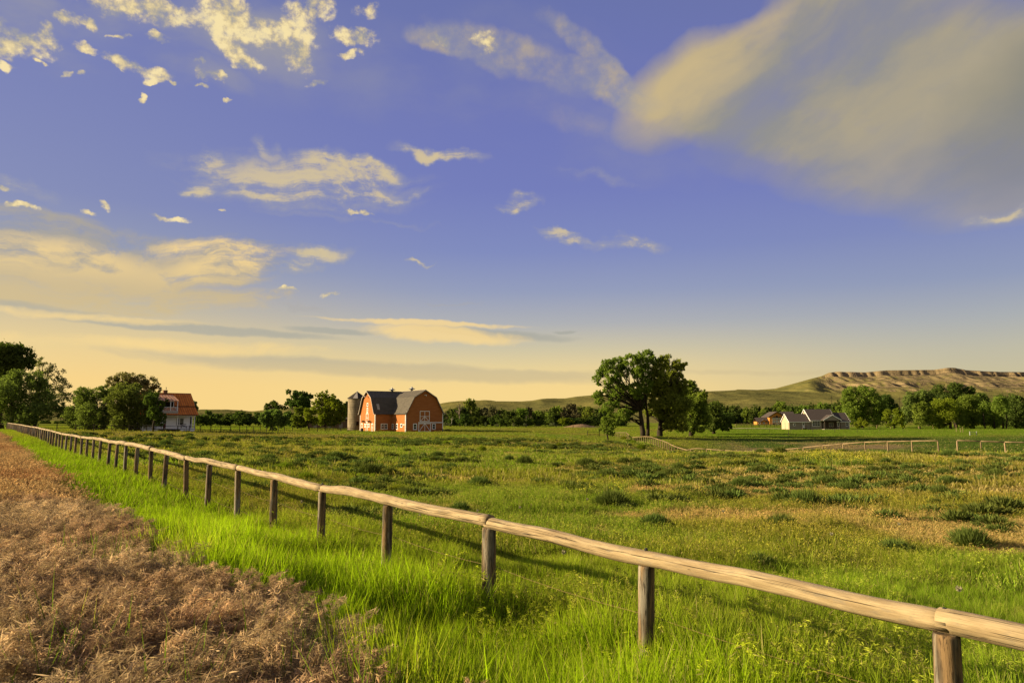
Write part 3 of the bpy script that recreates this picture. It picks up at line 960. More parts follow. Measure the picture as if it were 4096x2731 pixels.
def build_hill(name, sky, Yfoot, Ytop, Yend, mesa, px0, px1, step, seed):
    pxs = np.arange(px0, px1, step)
    sy = np.interp(pxs, [a[0] for a in sky], [a[1] for a in sky])
    # skyline elevation slope at each bearing
    rr = [ray(p, q) for p, q in zip(pxs, sy)]
    sl = np.array([q.z / q.y for q in rr]); bx = np.array([q.x / q.y for q in rr])
    nq = 190
    q = np.concatenate([np.linspace(0, 1, nq), np.linspace(1.03, 1.5, 12)])
    Q, B = np.meshgrid(q, bx, indexing='ij')
    SLP = np.broadcast_to(sl, Q.shape)
    PX = np.broadcast_to(pxs, Q.shape)
    Yr = Yfoot + (Ytop - Yfoot) * np.minimum(Q, 1) + np.maximum(Q - 1, 0) * 2 * (Yend - Ytop)
    Xw = B * Yr
    ztop = SLP * Ytop + CAMZ
    qq = np.minimum(Q, 1)
    if mesa:
        mw = sstep(PX, 3230, 3340)                       # where the scarp is a cliff
        gul = fbm(Xw * 0.010, Yr * 0.0015, seed, 4)
        gul2 = np.abs(fbm(Xw * 0.040, Yr * 0.003, seed + 3, 4) - 0.5) * 2
        shift = (gul - 0.5) * 0.08 + (gul2 - .4) * 0.07
        q2 = np.clip(qq + shift * sstep(qq, .35, .6) * (1 - .55 * sstep(qq, .80, .92)) * (1 - sstep(qq, .975, 1.0)), 0, 1)
        gentle = 0.40 * q2 ** 1.3 + 0.60 * sstep(q2, 0.2, 1.0)
        foot = 0.50 * sstep(q2, 0.0, 0.80) ** 1.2
        cl = foot + 0.07 * sstep(q2, .72, .77) + 0.05 * sstep(q2, .76, .84) + 0.09 * sstep(q2, .82, .87) + 0.05 * sstep(q2, .86, .91) + 0.08 * sstep(q2, .90, .94) + .04 * sstep(q2, .93, .96) + 0.115 * sstep(q2, .965, .985) + .005 * sstep(q2, .985, 1)
        prof = gentle * (1 - mw) + cl * mw
    else:
        sh = (fbm(Xw * 0.006, Yr * 0.004, seed, 4) - 0.5) * 0.35
        q2 = np.clip(qq + sh * sstep(qq, .15, .4) * (1 - sstep(qq, .85, 1.0)), 0, 1)
        prof = 0.35 * q2 + 0.65 * sstep(q2, 0.05, 1.0)
    z = 1.0 + (ztop - 1.0) * prof
    amp = (ztop) * (0.055 if mesa else 0.10) * sstep(qq, 0.05, 0.3) * (1 - sstep(qq, 0.88, 0.99))
    z += (fbm(Xw * 0.012, Yr * 0.008, seed + 7, 5) - 0.5) * amp * 1.6
    z += (fbm(Xw * 0.06, Yr * 0.03, seed + 9, 3) - 0.5) * amp * 0.25
    past = Q > 1
    z = np.where(past, ztop - (Q - 1) * 30, z)
    z = np.where(Q == 0, -2.0, z)
    V = np.stack([Xw.ravel(), Yr.ravel(), z.ravel()], -1)
    na = len(pxs); nr = len(q)
    i = np.arange(nr - 1)[:, None] * na + np.arange(na - 1)[None, :]
    F = np.stack([i, i + 1, i + 1 + na, i + na], -1).reshape(-1, 4)
    me = np_mesh(name, V, F, [hill_mat(name + '_surface', mesa)], smooth=not mesa)
    o = link(name, me)
    tag(o, kind='structure')
    if mesa:
        a = me.attributes.new('rock', 'FLOAT', 'POINT'); a.data.foreach_set('value', (sstep(q2, .70, .84) * mw).astype(np.float32).ravel())
        a = me.attributes.new('strat', 'FLOAT', 'POINT'); a.data.foreach_set('value', (prof * mw).astype(np.float32).ravel())
    return o


build_hill('hill', SKY1, 560, 1500, 1900, False, 1000, 5200, 9, 201)
build_hill('mesa', SKY2, 900, 2150, 2900, True, 2600, 5600, 5, 301)
build_hill('hill', [(-900, 1625), (0, 1630), (283, 1634), (500, 1643), (700, 1642), (823, 1641), (900, 1640), (1000, 1646), (1096, 1636), (1150, 1630), (1230, 1640), (1400, 1640), (1700, 1655), (2000, 1670)], 1800, 4200, 5200, False, -900, 2000, 12, 401)

# ----------------------------------------------------------------- near fence
rng = random.Random(4)


def log_mesh(name, fn, t0, t1, rad, mat, n=14, seg=0.12, seed=0, wob=0.02, endcaps=True):
    """a log following fn(t) with bumps, UV = (metres along, around)"""
    ns = max(2, int((t1 - t0) / seg) + 1)
    ts = np.linspace(t0, t1, ns)
    rs = random.Random(seed)
    ph = rs.random() * 100
    V, UV, F = [], [], []
    for i, tt in enumerate(ts):
        p = fn(tt); q = fn(min(tt + .1, t1 + .1)); o = fn(tt - .1)
        d = (q - o).normalized()
        a = d.cross(Vector((0, 0, 1))).normalized(); b = a.cross(d)
        k0 = 1.0 + 0.30 * (fbm(np.array([tt * 1.3 + ph]), np.array([0.]), 3, 3)[0] - .5) - 0.10 * (i / (ns - 1) - 0.5)
        p = p + b * (fbm(np.array([tt * .9 + ph]), np.array([5.]), 13, 3)[0] - .5) * .05
        for k in range(n + 1):
            an = 2 * PI * (k % n) / n
            rr = rad * k0 * (1 + 0.16 * (vnoise(np.array([tt * 2.3 + ph]), np.array([k % n * 0.9]), 8)[0] - .5))
            V.append(p + (a * math.cos(an) + b * math.sin(an)) * rr)
            UV.append((tt - t0 + seed * 3.1, k / n))
    for i in range(ns - 1):
        for k in range(n):
            s = i * (n + 1) + k
            F.append((s, s + 1, s + n + 2, s + n + 1))
    if endcaps:
        for i, sgn in ((0, 1), (ns - 1, -1)):
            c = len(V)
            V.append(fn(ts[i])); UV.append((seed, 0.5))
            for k in range(n):
                s = i * (n + 1) + k
                q = (c, s + 1, s, c) if sgn > 0 else (c, s, s + 1, c)
                F.append((q[0], q[1], q[2], q[2]))
    V = [tuple(q) for q in V]
    me = bpy.data.meshes.new(name)
    F2 = [tuple(dict.fromkeys(f)) for f in F]
    me.from_pydata(V, [], F2)
    l = me.uv_layers.new(name='UVMap')
    idx = np.empty(len(me.loops), dtype=np.int32); me.loops.foreach_get('vertex_index', idx)
    l.data.foreach_set('uv', np.array(UV, dtype=np.float32)[idx].ravel())
    me.polygons.foreach_set('use_smooth', [len(f) == 4 for f in F2])
    me.materials.append(mat)
    me.update()
    return me


def near_fence():
    root = empty('log_rail_fence', (F0.x, F0.y, gz(F0.x, F0.y)), 0,
                 'long post and log rail fence running from the lower right corner to the far left', 'fence')
    inv = Matrix.Translation(root.location).inverted()

    def zrail(tt):
        p = rail_at(tt)
        # smooth wander of the line itself
        return p
    # smoothed rail curve
    ts = np.linspace(RT[0], RT[-1], 6000)
    zz = np.interp(ts, RT, RZ)
    win = 0.5
    def sm(tt):
        k = 0.16 + max(0, tt) * 0.012
        q = np.linspace(-k, k, 7)
        z = float(np.mean(np.interp(tt + q, RT, RZ)))
        return Vector((F0.x + FD.x * tt, F0.y + FD.y * tt, z)) - root.location
    for i in range(0, len(post_t) - 2, 2):
        t0, t1 = post_t[i], post_t[min(i + 2, len(post_t) - 1)]
        dist = max(1.0, (t0 + 6.0))
        n = 18 if dist < 12 else (12 if dist < 40 else 8)
        rad = 0.071 * (0.92 + 0.16 * rng.random())
        me = log_mesh('rail', sm, t0 - 0.03, t1 + 0.03 + 0.0, rad, M['rail'], n, 0.09 if dist < 12 else (0.25 if dist < 50 else .8), i)
        link('rail', me, root)
    for i, tt in enumerate(post_t):
        p = sm(tt) + root.location
        g = gz(p.x, p.y)
        rad = (0.078 if i < 6 else 0.068) * (0.9 + 0.2 * rng.random())
        top = p.z - 0.061
        lean = Vector((rng.uniform(-.04, .04), rng.uniform(-.04, .04), 0))
        if i == 3: lean = Vector((-.03, 0, 0))
        base = Vector((p.x, p.y, g - 0.35)) + lean
        h = top - base.z
        n = 16 if tt < 15 else 8
        prof = []
        v = MB(); 
        vs, fs = [], []
        rings = [0, .3, .6, .8, .93, .985, 1.0] if tt < 25 else [0, 1.0]
        ph = rng.random() * 50
        for k, f in enumerate(rings):
            c = base.lerp(Vector((p.x, p.y, top)), f)
            for a in range(n):
                an = 2 * PI * a / n
                rr = rad * (1.05 - 0.08 * f) * (1 + 0.10 * (vnoise(np.array([a * .8 + ph]), np.array([f * 2.]), 6)[0] - .5)) * (0.93 if f == 1.0 and len(rings) > 2 else 1)
                vs.append((rr * math.cos(an) + c.x - p.x, rr * math.sin(an) + c.y - p.y, c.z - base.z))
        for k in range(len(rings) - 1):
            for a in range(n):
                fs.append((k * n + a, k * n + (a + 1) % n, (k + 1) * n + (a + 1) % n, (k + 1) * n + a))
        fs.append(tuple((len(rings) - 1) * n + a for a in range(n)))
        fs.append(tuple(reversed(range(n))))
        v.add(vs, fs)
        o = v.build('post', M['post'], root)
        o.location = Vector((p.x, p.y, base.z)) - root.location
        # smooth the sides
        o.data.polygons.foreach_set('use_smooth', [len(f.vertices) == 4 for f in o.data.polygons])
        if 1 <= i < 8:
            b = MB(); q = p - root.location
            b.lathe([(0.014, -.02), (0.014, .008), (0.009, .014), (0.0005, .016)], 8)
            bo = b.build('bolt', M['dark_metal'], root); bo.location = q + Vector((0, 0, 0.070))
        if i == 2 or i == 4:
            pass
    # two strands of barbed wire on the camera side of the posts
    for k, dz in enumerate((0.50, 0.92)):
        pts = []
        w = MB()
        for i in range(min(36, len(post_t) - 1)):
            a, b = sm(post_t[i]), sm(post_t[i + 1])
            off = FN * (0.085)
            for j in range(4):
                f = j / 4
                q = a.lerp(b, f) + off; q.z -= dz + 0.03 * math.sin(f * PI)
                pts.append(q)
        w.tube(pts, 0.0019, 5)
        # barbs
        for i in range(len(pts) - 1):
            if pts[i].length > 26: break
            for f in (0.1, .35, .6, .85):
                c = pts[i].lerp(pts[i + 1], f)
                w.bar(c + Vector((-.012, 0, -.014)), c + Vector((.012, 0, .014)), .003, .003)
                w.bar(c + Vector((.012, 0, -.014)), c + Vector((-.012, 0, .014)), .003, .003)
        w.build('wire', M['wire'], root)
    return root


near_fence()


def small_post(name, h, rad, mat, parent, loc, lean=(0, 0), n=7):
    v = MB()
    v.tube([(lean[0], lean[1], -0.3), (0, 0, h)], [rad * 1.05, rad * .95], n)
    o = v.build(name, mat, parent); o.location = loc
    return o


# fence corner beyond the far left end
def corner_fence():
    a = rail_at(RT[-1] + 2.0)
    root = empty('corner_fence', (a.x, a.y, gz(a.x, a.y)), 0, 'short wooden fence piece at the left edge beyond the end of the log fence', 'fence')
    inv = root.location
    pts = [Vector((a.x, a.y, 0)), Vector((a.x - 3.0, a.y - 1.0, 0)), Vector((a.x - 6, a.y - 2.5, 0)), Vector((a.x - 9, a.y - 4, 0))]
    for p in pts: p.z = gz(p.x, p.y)
    for i, p in enumerate(pts):
        small_post('post', 1.3 if i else 1.5, 0.12 if i == 0 else .08, M['dark_rail'] if i == 0 else M['post_pale'], root, p - inv)
    for p, q in zip(pts, pts[1:]):
        v = MB(); v.tube([p - inv + Vector((0, 0, 1.15)), q - inv + Vector((0, 0, 1.12))], 0.07, 7); v.build('rail', M['rail_far'], root)


corner_fence()


def poly_fence(name, pts, label, spacing, rail_r, post_r, mats, rails=(0.0,), group=None, post_h=1.15, posts_px=None, above=0.0, off0=None):
    """pts are rail positions in the world; posts stand on the ground under it"""
    root = empty(name, (pts[0].x, pts[0].y, gz(pts[0].x, pts[0].y)), 0, label, 'fence', group)
    inv = root.location
    # cumulative length
    cum = [0]
    for a, b in zip(pts, pts[1:]): cum.append(cum[-1] + (Vector((b.x - a.x, b.y - a.y, 0))).length)
    n = max(1, round(cum[-1] / spacing))
    stops = [cum[-1] * i / n for i in range(n + 1)]
    if posts_px is not None: stops = posts_px(pts, cum)
    def at(s):
        return Vector([float(np.interp(s, cum, [p[k] for p in pts])) for k in range(3)])
    P3 = [at(s) for s in stops]
    for i, p in enumerate(P3):
        g = gz(p.x, p.y)
        small_post('post', p.z - g - rail_r * .6 + above, post_r * rng.uniform(.88, 1.15), mats[1], root, Vector((p.x, p.y, g)) - inv, (rng.uniform(-.03, .03), rng.uniform(-.03, .03)))
    for rz in rails:
        for i in range(len(stops) - 1):
            sub = [at(stops[i] + (stops[i + 1] - stops[i]) * f) - inv - Vector((0, 0, rz)) for f in (0, .33, .67, 1)]
            v = MB(); v.tube(sub, [rail_r * rng.uniform(.9, 1.1)] * 2 + [rail_r * .95] * 2, 7)
            v.build('rail', mats[0], root, smooth=True)
    return root


pp = [P(*q) for q in FENCE2]
poly_fence('pole_rail_fence', pp, 'winding pole rail fence from under the big cottonwood dipping behind the rise', 2.6, 0.062, 0.066, (M['rail_far'], M['post_pale']))
pp = [P(*q) for q in FENCE3]
poly_fence('pole_rail_fence', pp, 'straight pole rail fence at the right edge, beyond the gap', 2.06, 0.062, 0.07, (M['rail_far'], M['post_pale']))


def ground_pts(lst, h):
    out = []
    for px, Y in lst:
        p = on(px, Y); p.z += h; out.append(p)
    return out


# dark corral fence: house to barn
poly_fence('corral_fence', ground_pts([(165, 132), (450, 137), (700, 140.5), (960, 158), (1150, 180), (1425, 203)], 1.12),
           'dark two-rail wooden fence passing the white farmhouse and ending at the silo', 3.0, 0.045, 0.08, (M['dark_rail'], M['dark_rail']), rails=(0.08, 0.62), above=0.15)
poly_fence('pasture_fence', ground_pts([(1880, 300), (2250, 290), (2420, 270)], 1.0),
           'low wire and post fence in front of the far tree line behind the pasture', 9.0, 0.015, 0.09, (M['dark_rail'], M['dark_rail']), rails=(0.1, .5))
poly_fence('pasture_fence', ground_pts([(2900, 205), (3300, 200), (3600, 196)], 1.0),
           'thin post and wire fence across the lawn before the grey ranch house', 6.0, 0.008, 0.05, (M['dark_rail'], M['dark_rail']), rails=(0.1,))
poly_fence('paddock_fence', ground_pts([(2940, 300), (3120, 300)], 1.3),
           'dark rail paddock fence left of the ranch house garage', 3.0, 0.05, 0.09, (M['dark_rail'], M['dark_rail']), rails=(0.1, 0.6, 1.05))
poly_fence('paddock_fence', ground_pts([(2935, 330), (3122, 330)], 1.35),
           'pale picket fence behind the dark paddock rails by the log house', 2.6, 0.05, 0.10, (M['post_pale'], M['post_pale']), rails=(0.1, .6, 1.0))
poly_fence('paddock_fence', ground_pts([(3388, 262), (3480, 258), (3640, 254), (3720, 252)], 1.3),
           'sunlit post fence between ranch house and the right-hand trees', 4.4, 0.03, 0.11, (M['post_pale'], M['post_pale']), rails=(0.1, .6))

# ----------------------------------------------------------------- barn
def window(parent, mat_frame, o, ax, w, h, cols=1, rows=2, depth=0.06, fw=0.14, glass=None, sill=True):
    """window on a wall: o = lower-left corner on the wall (local), ax = direction along the wall, outward normal = ax x up"""
    ax = Vector(ax).normalized(); n = ax.cross(Vector((0, 0, 1))); o = Vector(o)
    f = MB()
    def rect(a, b, z0, z1, d0, d1, mb):
        vs = []
        for s in (a, b):
            for d in (d0, d1):
                for z in (z0, z1):
                    vs.append(o + ax * s + n * d + Vector((0, 0, z)))
        mb.add(vs, [(0, 1, 3, 2), (4, 6, 7, 5), (0, 4, 5, 1), (2, 3, 7, 6), (1, 5, 7, 3), (0, 2, 6, 4)])
    rect(-0, fw, 0, h, 0.003, depth, f); rect(w - fw, w, 0, h, 0.003, depth, f)
    rect(fw, w - fw, 0, fw, 0.003, depth, f); rect(fw, w - fw, h - fw, h, 0.003, depth, f)
    fo = f.build('window', mat_frame, parent)
    g = MB(); rect(fw, w - fw, fw, h - fw, 0.004, 0.02, g)
    g.build('pane', glass or M['glass'], fo)
    if cols > 1 or rows > 1:
        m = MB()
        for i in range(1, cols):
            s = fw + (w - 2 * fw) * i / cols; rect(s - fw * .28, s + fw * .28, fw, h - fw, 0.02, depth * .8, m)
        for i in range(1, rows):
            z = fw + (h - 2 * fw) * i / rows; rect(fw, w - fw, z - fw * .22, z + fw * .22, 0.021, depth * .7, m)
        m.build('muntin', mat_frame, fo)
    return fo


def wall_bar(mb, ax, p0, p1, w, d=0.06):
    """flat board on the wall plane from p0 to p1 (s,z) pairs; returns nothing"""
    pass


def barn():
    B0 = on(1625, 205)
    B0.z = P(1625, 1726, 205).z
    rz = R(33)
    root = empty('gambrel_barn', B0, rz, 'big red gambrel barn with white cross-braced doors and two roof ventilators', 'barn')
    W = 12.0; D = 28.0; EH = 5.25; KH = 9.9; RH = 12.0; KX = 2.45
    y0, y1 = 10.0, 22.0; WL = -5.2
    prof = [(0, -0.5), (W, -0.5), (W, EH), (W - KX, KH), (W / 2, RH), (KX, KH), (0, EH)]
    MB().prism(prof, 'y', 0, D).build('main_wall', M['barn_red'], root)
    s = W
    prof2 = [(y0, -0.5), (y1, -0.5), (y1, EH), (y1 - KX, KH - .03), (y0 + W / 2, RH - .06), (y0 + KX, KH - .03), (y0, EH)]
    MB().prism(prof2, 'x', WL, 5.9).build('wing_wall', M['barn_red'], root)

    def slope(a, b, lo, hi, mat, name, axis, pan, ext=0.0):
        """roof slope panels between profile points a=(s,z) and b; lo..hi along axis"""
        a, b = Vector(a), Vector(b)
        d = (b - a).normalized(); nn = Vector((-d.y, d.x))
        if nn.y < 0: nn = -nn
        n = max(1, round((hi - lo) / pan))
        for i in range(n):
            l0 = lo + (hi - lo) * i / n; l1 = lo + (hi - lo) * (i + 1) / n - 0.012
            th = 0.12 + (0.015 if i % 2 else 0)
            poly = [a + nn * 0.012, b + nn * 0.012, b + nn * th, a + nn * th]
            MB().prism([(p.x, p.y) for p in poly], axis, l0, l1).build(name, mat, root)
    OV = 0.55
    for sg in (0, 1):
        def mx(x): return W - x if sg else x
        e = Vector((0, EH)); k = Vector((KX, KH)); r = Vector((W / 2, RH))
        dn = (e - k).normalized()
        lip = e + Vector((-.42, -.30))
        slope((mx(lip.x), lip.y), (mx(e.x + .12), e.y + .22), -OV, D + OV, M['shingle'], 'roof_panel', 'y', 4.8)
        slope((mx(e.x + .10), e.y + .19), (mx(k.x), k.y), -OV, D + OV, M['shingle'], 'roof_panel', 'y', 4.8)
        slope((mx(k.x - .03), k.y - .02), (mx(r.x), r.y), -OV, D + OV, M['shingle'], 'roof_panel', 'y', 4.8)
        def my(y): return (y1 - y) if sg else (y0 + y)
        xe = 0.30 if sg == 0 else 0.3
        slope((my(-.42), EH - .30), (my(.12), EH + .22), WL - OV, 0.05, M['shingle'], 'roof_panel', 'x', 1.3)
        slope((my(.10), EH + .19), (my(KX), KH - .03), WL - OV, 2.3, M['shingle'], 'roof_panel', 'x', 1.3)
        slope((my(KX - .03), KH - .05), (my(W / 2), RH - .06), WL - OV, 5.9, M['ribbed'], 'roof_panel', 'x', 1.3)
    # ridge caps
    MB().box(W / 2 - .16, W / 2 + .16, -OV, D + OV, RH + .10, RH + .17).build('ridge_cap', M['greytrim'], root)
    MB().box(WL - OV, 5.8, y0 + W / 2 - .15, y0 + W / 2 + .15, RH + .04, RH + .105).build('ridge_cap', M['greytrim'], root)
    # barge boards along both rakes of each gable
    def rake(pts, fix, axis):
        for a, b in zip(pts, pts[1:]):
            if axis == 'y':
                p, q = Vector((a[0], fix, a[1])), Vector((b[0], fix, b[1]))
                MB().bar(p, q, 0.06, 0.20, up=(0, 0, 1)).build('barge_board', M['greytrim'], root)
            else:
                p, q = Vector((fix, a[0], a[1])), Vector((fix, b[0], b[1]))
                MB().bar(p, q, 0.06, 0.20, up=(0, 0, 1)).build('barge_board', M['greytrim'], root)
    gp = [(-.40, EH - .27), (.03, EH + .05), (KX, KH), (W / 2, RH), (W - KX, KH), (W - .03, EH + .05), (W + .40, EH - .27)]
    rake(gp, -OV - .04, 'y')
    gp2 = [(y0 + a, z - (0.04 if z > 9 else 0)) for a, z in gp]
    rake(gp2, WL - OV - .04, 'x')
    # corner boards and base trim
    for x in (0.09, W - 0.09):
        MB().box(x - .12, x + .12, -.05, -.003, -.4, EH + .1).build('corner_board', M['white'], root)
    MB().box(-.05, -.003, .06, .26, -.4, EH - .1).build('corner_board', M['white'], root)
    MB().box(WL - .05, WL - .003, y0 + .0, y0 + .2, -.4, EH).build('corner_board', M['white'], root)
    MB().box(WL - .05, WL - .003, y1 - .2, y1, -.4, EH).build('corner_board', M['white'], root)
    MB().box(WL + .0, WL + .18, y0 - .05, y0 - .003, -.4, EH - .15).build('corner_board', M['white'], root)

    # doors on the front gable (plane y=0, outward -y)
    def brace_door(name, x0, x1, z0, z1, bars, w=0.17):
        f = MB(); t = .09
        f.box(x0, x0 + w, -t, -.004, z0, z1); f.box(x1 - w, x1, -t, -.004, z0, z1)
        f.box(x0 + w, x1 - w, -t, -.004, z0, z0 + w); f.box(x0 + w, x1 - w, -t, -.004, z1 - w, z1)
        o = f.build(name, M['white'], root)
        MB().box(x0 + w, x1 - w, -.03, -.005, z0 + w, z1 - w).build('door_panel', M['barn_red'], o)
        b = MB()
        for k, (p, q, bw) in enumerate(bars):
            yk = -.058 - .004 * k
            b.bar((p[0], yk, p[1]), (q[0], yk, q[1]), bw, 0.05, up=(0, 1, 0))
        b.build('brace', M['white'], o)
        return o
    brace_door('loft_door', 4.45, 7.6, 2.85, 5.95, [((6.02, 3.0), (6.02, 5.8), .13), ((4.6, 4.36), (7.45, 4.36), .13), ((4.6, 2.98), (6.0, 4.3), .13), ((7.45, 2.98), (6.04, 4.3), .13)])
    brace_door('sliding_door', 4.05, 8.05, -.1, 2.40, [((6.08, 0.05), (6.08, 2.25), .13), ((4.2, 0.02), (6.06, 2.3), .14), ((7.9, 0.02), (6.10, 2.3), .14)], .2)
    MB().box(4.0, 11.9, -.16, -.006, 2.47, 2.72).build('door_track', M['white'], root)
    window(root, M['white'], (2.35, 0, .5), (1, 0, 0), 1.25, 1.8, 1, 2, fw=.2)
    window(root, M['white'], (8.45, 0, .55), (1, 0, 0), 1.15, 1.75, 1, 2, fw=.2)
    MB().box(5.75, 6.35, -.5, -.003, 10.45, 10.6).box(6.2, 6.3, -.5, -.4, 10.2, 10.45).build('gable_lamp', M['white'], root)
    # main left wall: plane x=0, outward -x : ax = (0,-1,0)
    def wl(yy, w, z0, h, c=1, r=1): window(root, M['white'], (0, yy + w, z0), (0, -1, 0), w, h, c, r, fw=.17)
    wl(2.1, 1.35, 1.2, 1.05); wl(5.35, 1.3, .55, 1.7, 1, 2); wl(8.4, 1.2, .6, 1.65, 1, 2)
    MB().box(-.05, -.003, .75, 1.35, 1.85, 2.15).build('vent', M['white'], root)
    # wing front wall: plane y=y0
    window(root, M['white'], (-3.4, y0, .58), (1, 0, 0), 2.15, 1.7, 2, 2, fw=.2)
    # wing gable: plane x=WL outward -x; s measured from y0 corner
    def gw(s0, s1, z0, z1, c=1, r=1, glass=None): window(root, M['white'], (WL, y0 + s1, z0), (0, -1, 0), s1 - s0, z1 - z0, c, r, fw=.18, glass=glass)
    gw(7.15, 8.3, 1.15, 2.25, 1, 2); gw(4.15, 5.25, 1.15, 2.25, 1, 2)
    for s0, s1 in ((9.7, 11.1), (5.55, 6.95), (1.3, 2.7)):
        gw(s0, s1, -.1, 2.3, 1, 2, M['barn_red'])
    gw(5.25, 7.1, 2.6, 5.35, 1, 2, M['barn_red']); gw(5.6, 6.65, 5.55, 6.95, 1, 2, M['barn_red']); gw(5.6, 6.7, 7.35, 8.4)
    MB().box(WL - 1.2, WL, y0 + 5.9, y0 + 6.1, 10.25, 10.45).build('hoist_beam', M['white'], root)
    for s0 in (3.6, 8.3):
        b = MB(); b.box(WL - .85, WL - .25, y0 + s0 - .3, y0 + s0 + .3, 2.65, 3.15)
        b.bar((WL, y0 + s0, 2.95), (WL - .3, y0 + s0, 2.95), .08, .08)
        b.bar((WL - .03, y0 + s0 + .55, 2.5), (WL - .03, y0 + s0 + .55, 3.0), .2, .06)  # flat dark strip on the wall, built in as the box's shadow
        b.build('wall_box_and_shadow', M['dark_wood'], root)
    # roof hatch on the dark slope of the wing
    z_a, z_b = 6.3, 8.0
    ya = y0 + (z_a - EH) / (KH - EH) * KX; yb = y0 + (z_b - EH) / (KH - EH) * KX
    MB().prism([(ya - .16, z_a + .05), (yb - .16, z_b + .05), (yb - .22, z_b + .08), (ya - .22, z_a + .08)], 'x', -4.4, -3.6).build('roof_hatch', M['greytrim'], root)
    # ventilators
    for (x, y, zb) in ((2.6, y0 + W / 2, RH - .1), (W / 2, 9.0, RH)):
        v = MB(); v.lathe([(.42, zb - .1), (.42, zb + .62)], 12, (x, y))
        o = v.build('ventilator', M['dark_metal'], root)
        v = MB(); v.lathe([(1.05, zb + .60), (1.08, zb + .68), (.55, zb + .92), (.42, zb + .94), (.40, zb + 1.02), (.10, zb + 1.30), (.03, zb + 1.62)], 8, (x, y))
        v.build('ventilator_cap', M['metal'], o)
    return root


barn()


def silo():
    p = on(1430, 226); p.z = gz(p.x, p.y)
    s = FPX / 226.0
    root = empty('silo', p, 0.3, 'round concrete stave silo with shingled cone roof beside the barn', 'silo')
    Rd = 2.78; H = 10.1
    MB().lathe([(Rd, -.5), (Rd, H)], 40).build('silo_wall', M['silo'], root, smooth=False)
    for i in range(13):
        z = .5 + i * .75
        MB().lathe([(Rd + .002, z - .03), (Rd + .03, z - .02), (Rd + .03, z + .02), (Rd + .002, z + .03)], 40).build('hoop', M['hoop'], root)
    n = 12
    for k in range(n):
        a0, a1 = 2 * PI * k / n, 2 * PI * (k + 1) / n
        R1 = Rd + .35; q = .012
        c = []
        for a in (a0 + q, a1 - q):
            c.append((R1 * math.cos(a), R1 * math.sin(a), H - .12))
        top = (0, 0, H + 2.15)
        vs = [c[0], c[1], top, (c[0][0], c[0][1], c[0][2] - .08), (c[1][0], c[1][1], c[1][2] - .08), (0, 0, H + 1.95)]
        m = M['greytrim'] if k == 8 else M['dark_shingle']
        MB().add(vs, [(0, 1, 2), (5, 4, 3), (0, 3, 4, 1), (1, 4, 5, 2), (2, 5, 3, 0)]).build('roof_panel', m, root)
    MB().lathe([(.12, H + 2.05), (.02, H + 2.45)], 8).build('finial', M['metal'], root)
    MB().box(-.35, .35, -Rd - .5, -Rd + .1, 1.6, 2.7).build('chute_box', M['shed'], root)


silo()


def shed():
    a = on(1240, 256); b = on(1393, 250)
    d = (b - a); ln = Vector((d.x, d.y, 0)).length
    root = empty('shed', Vector((a.x, a.y, min(a.z, b.z))), math.atan2(d.y, d.x), 'long low dark brown shed half hidden by trees left of the silo', 'shed')
    H = 3.3
    MB().box(0, ln, 0, 5, -.5, H).build('wall', M['shed'], root)
    MB().prism([(-.4, H + .05), (5.4, H + .6), (5.4, H + .72), (-.4, H + .17)], 'x', -.3, ln + .3).build('roof', M['asphalt_roof'], root)
    for x0 in (ln - 3.4, ln - 8, 2.0):
        MB().box(x0, x0 + 1.6, -.03, -.003, -.2, 1.9).build('doorway', M['dark'], root)
    return root


shed()

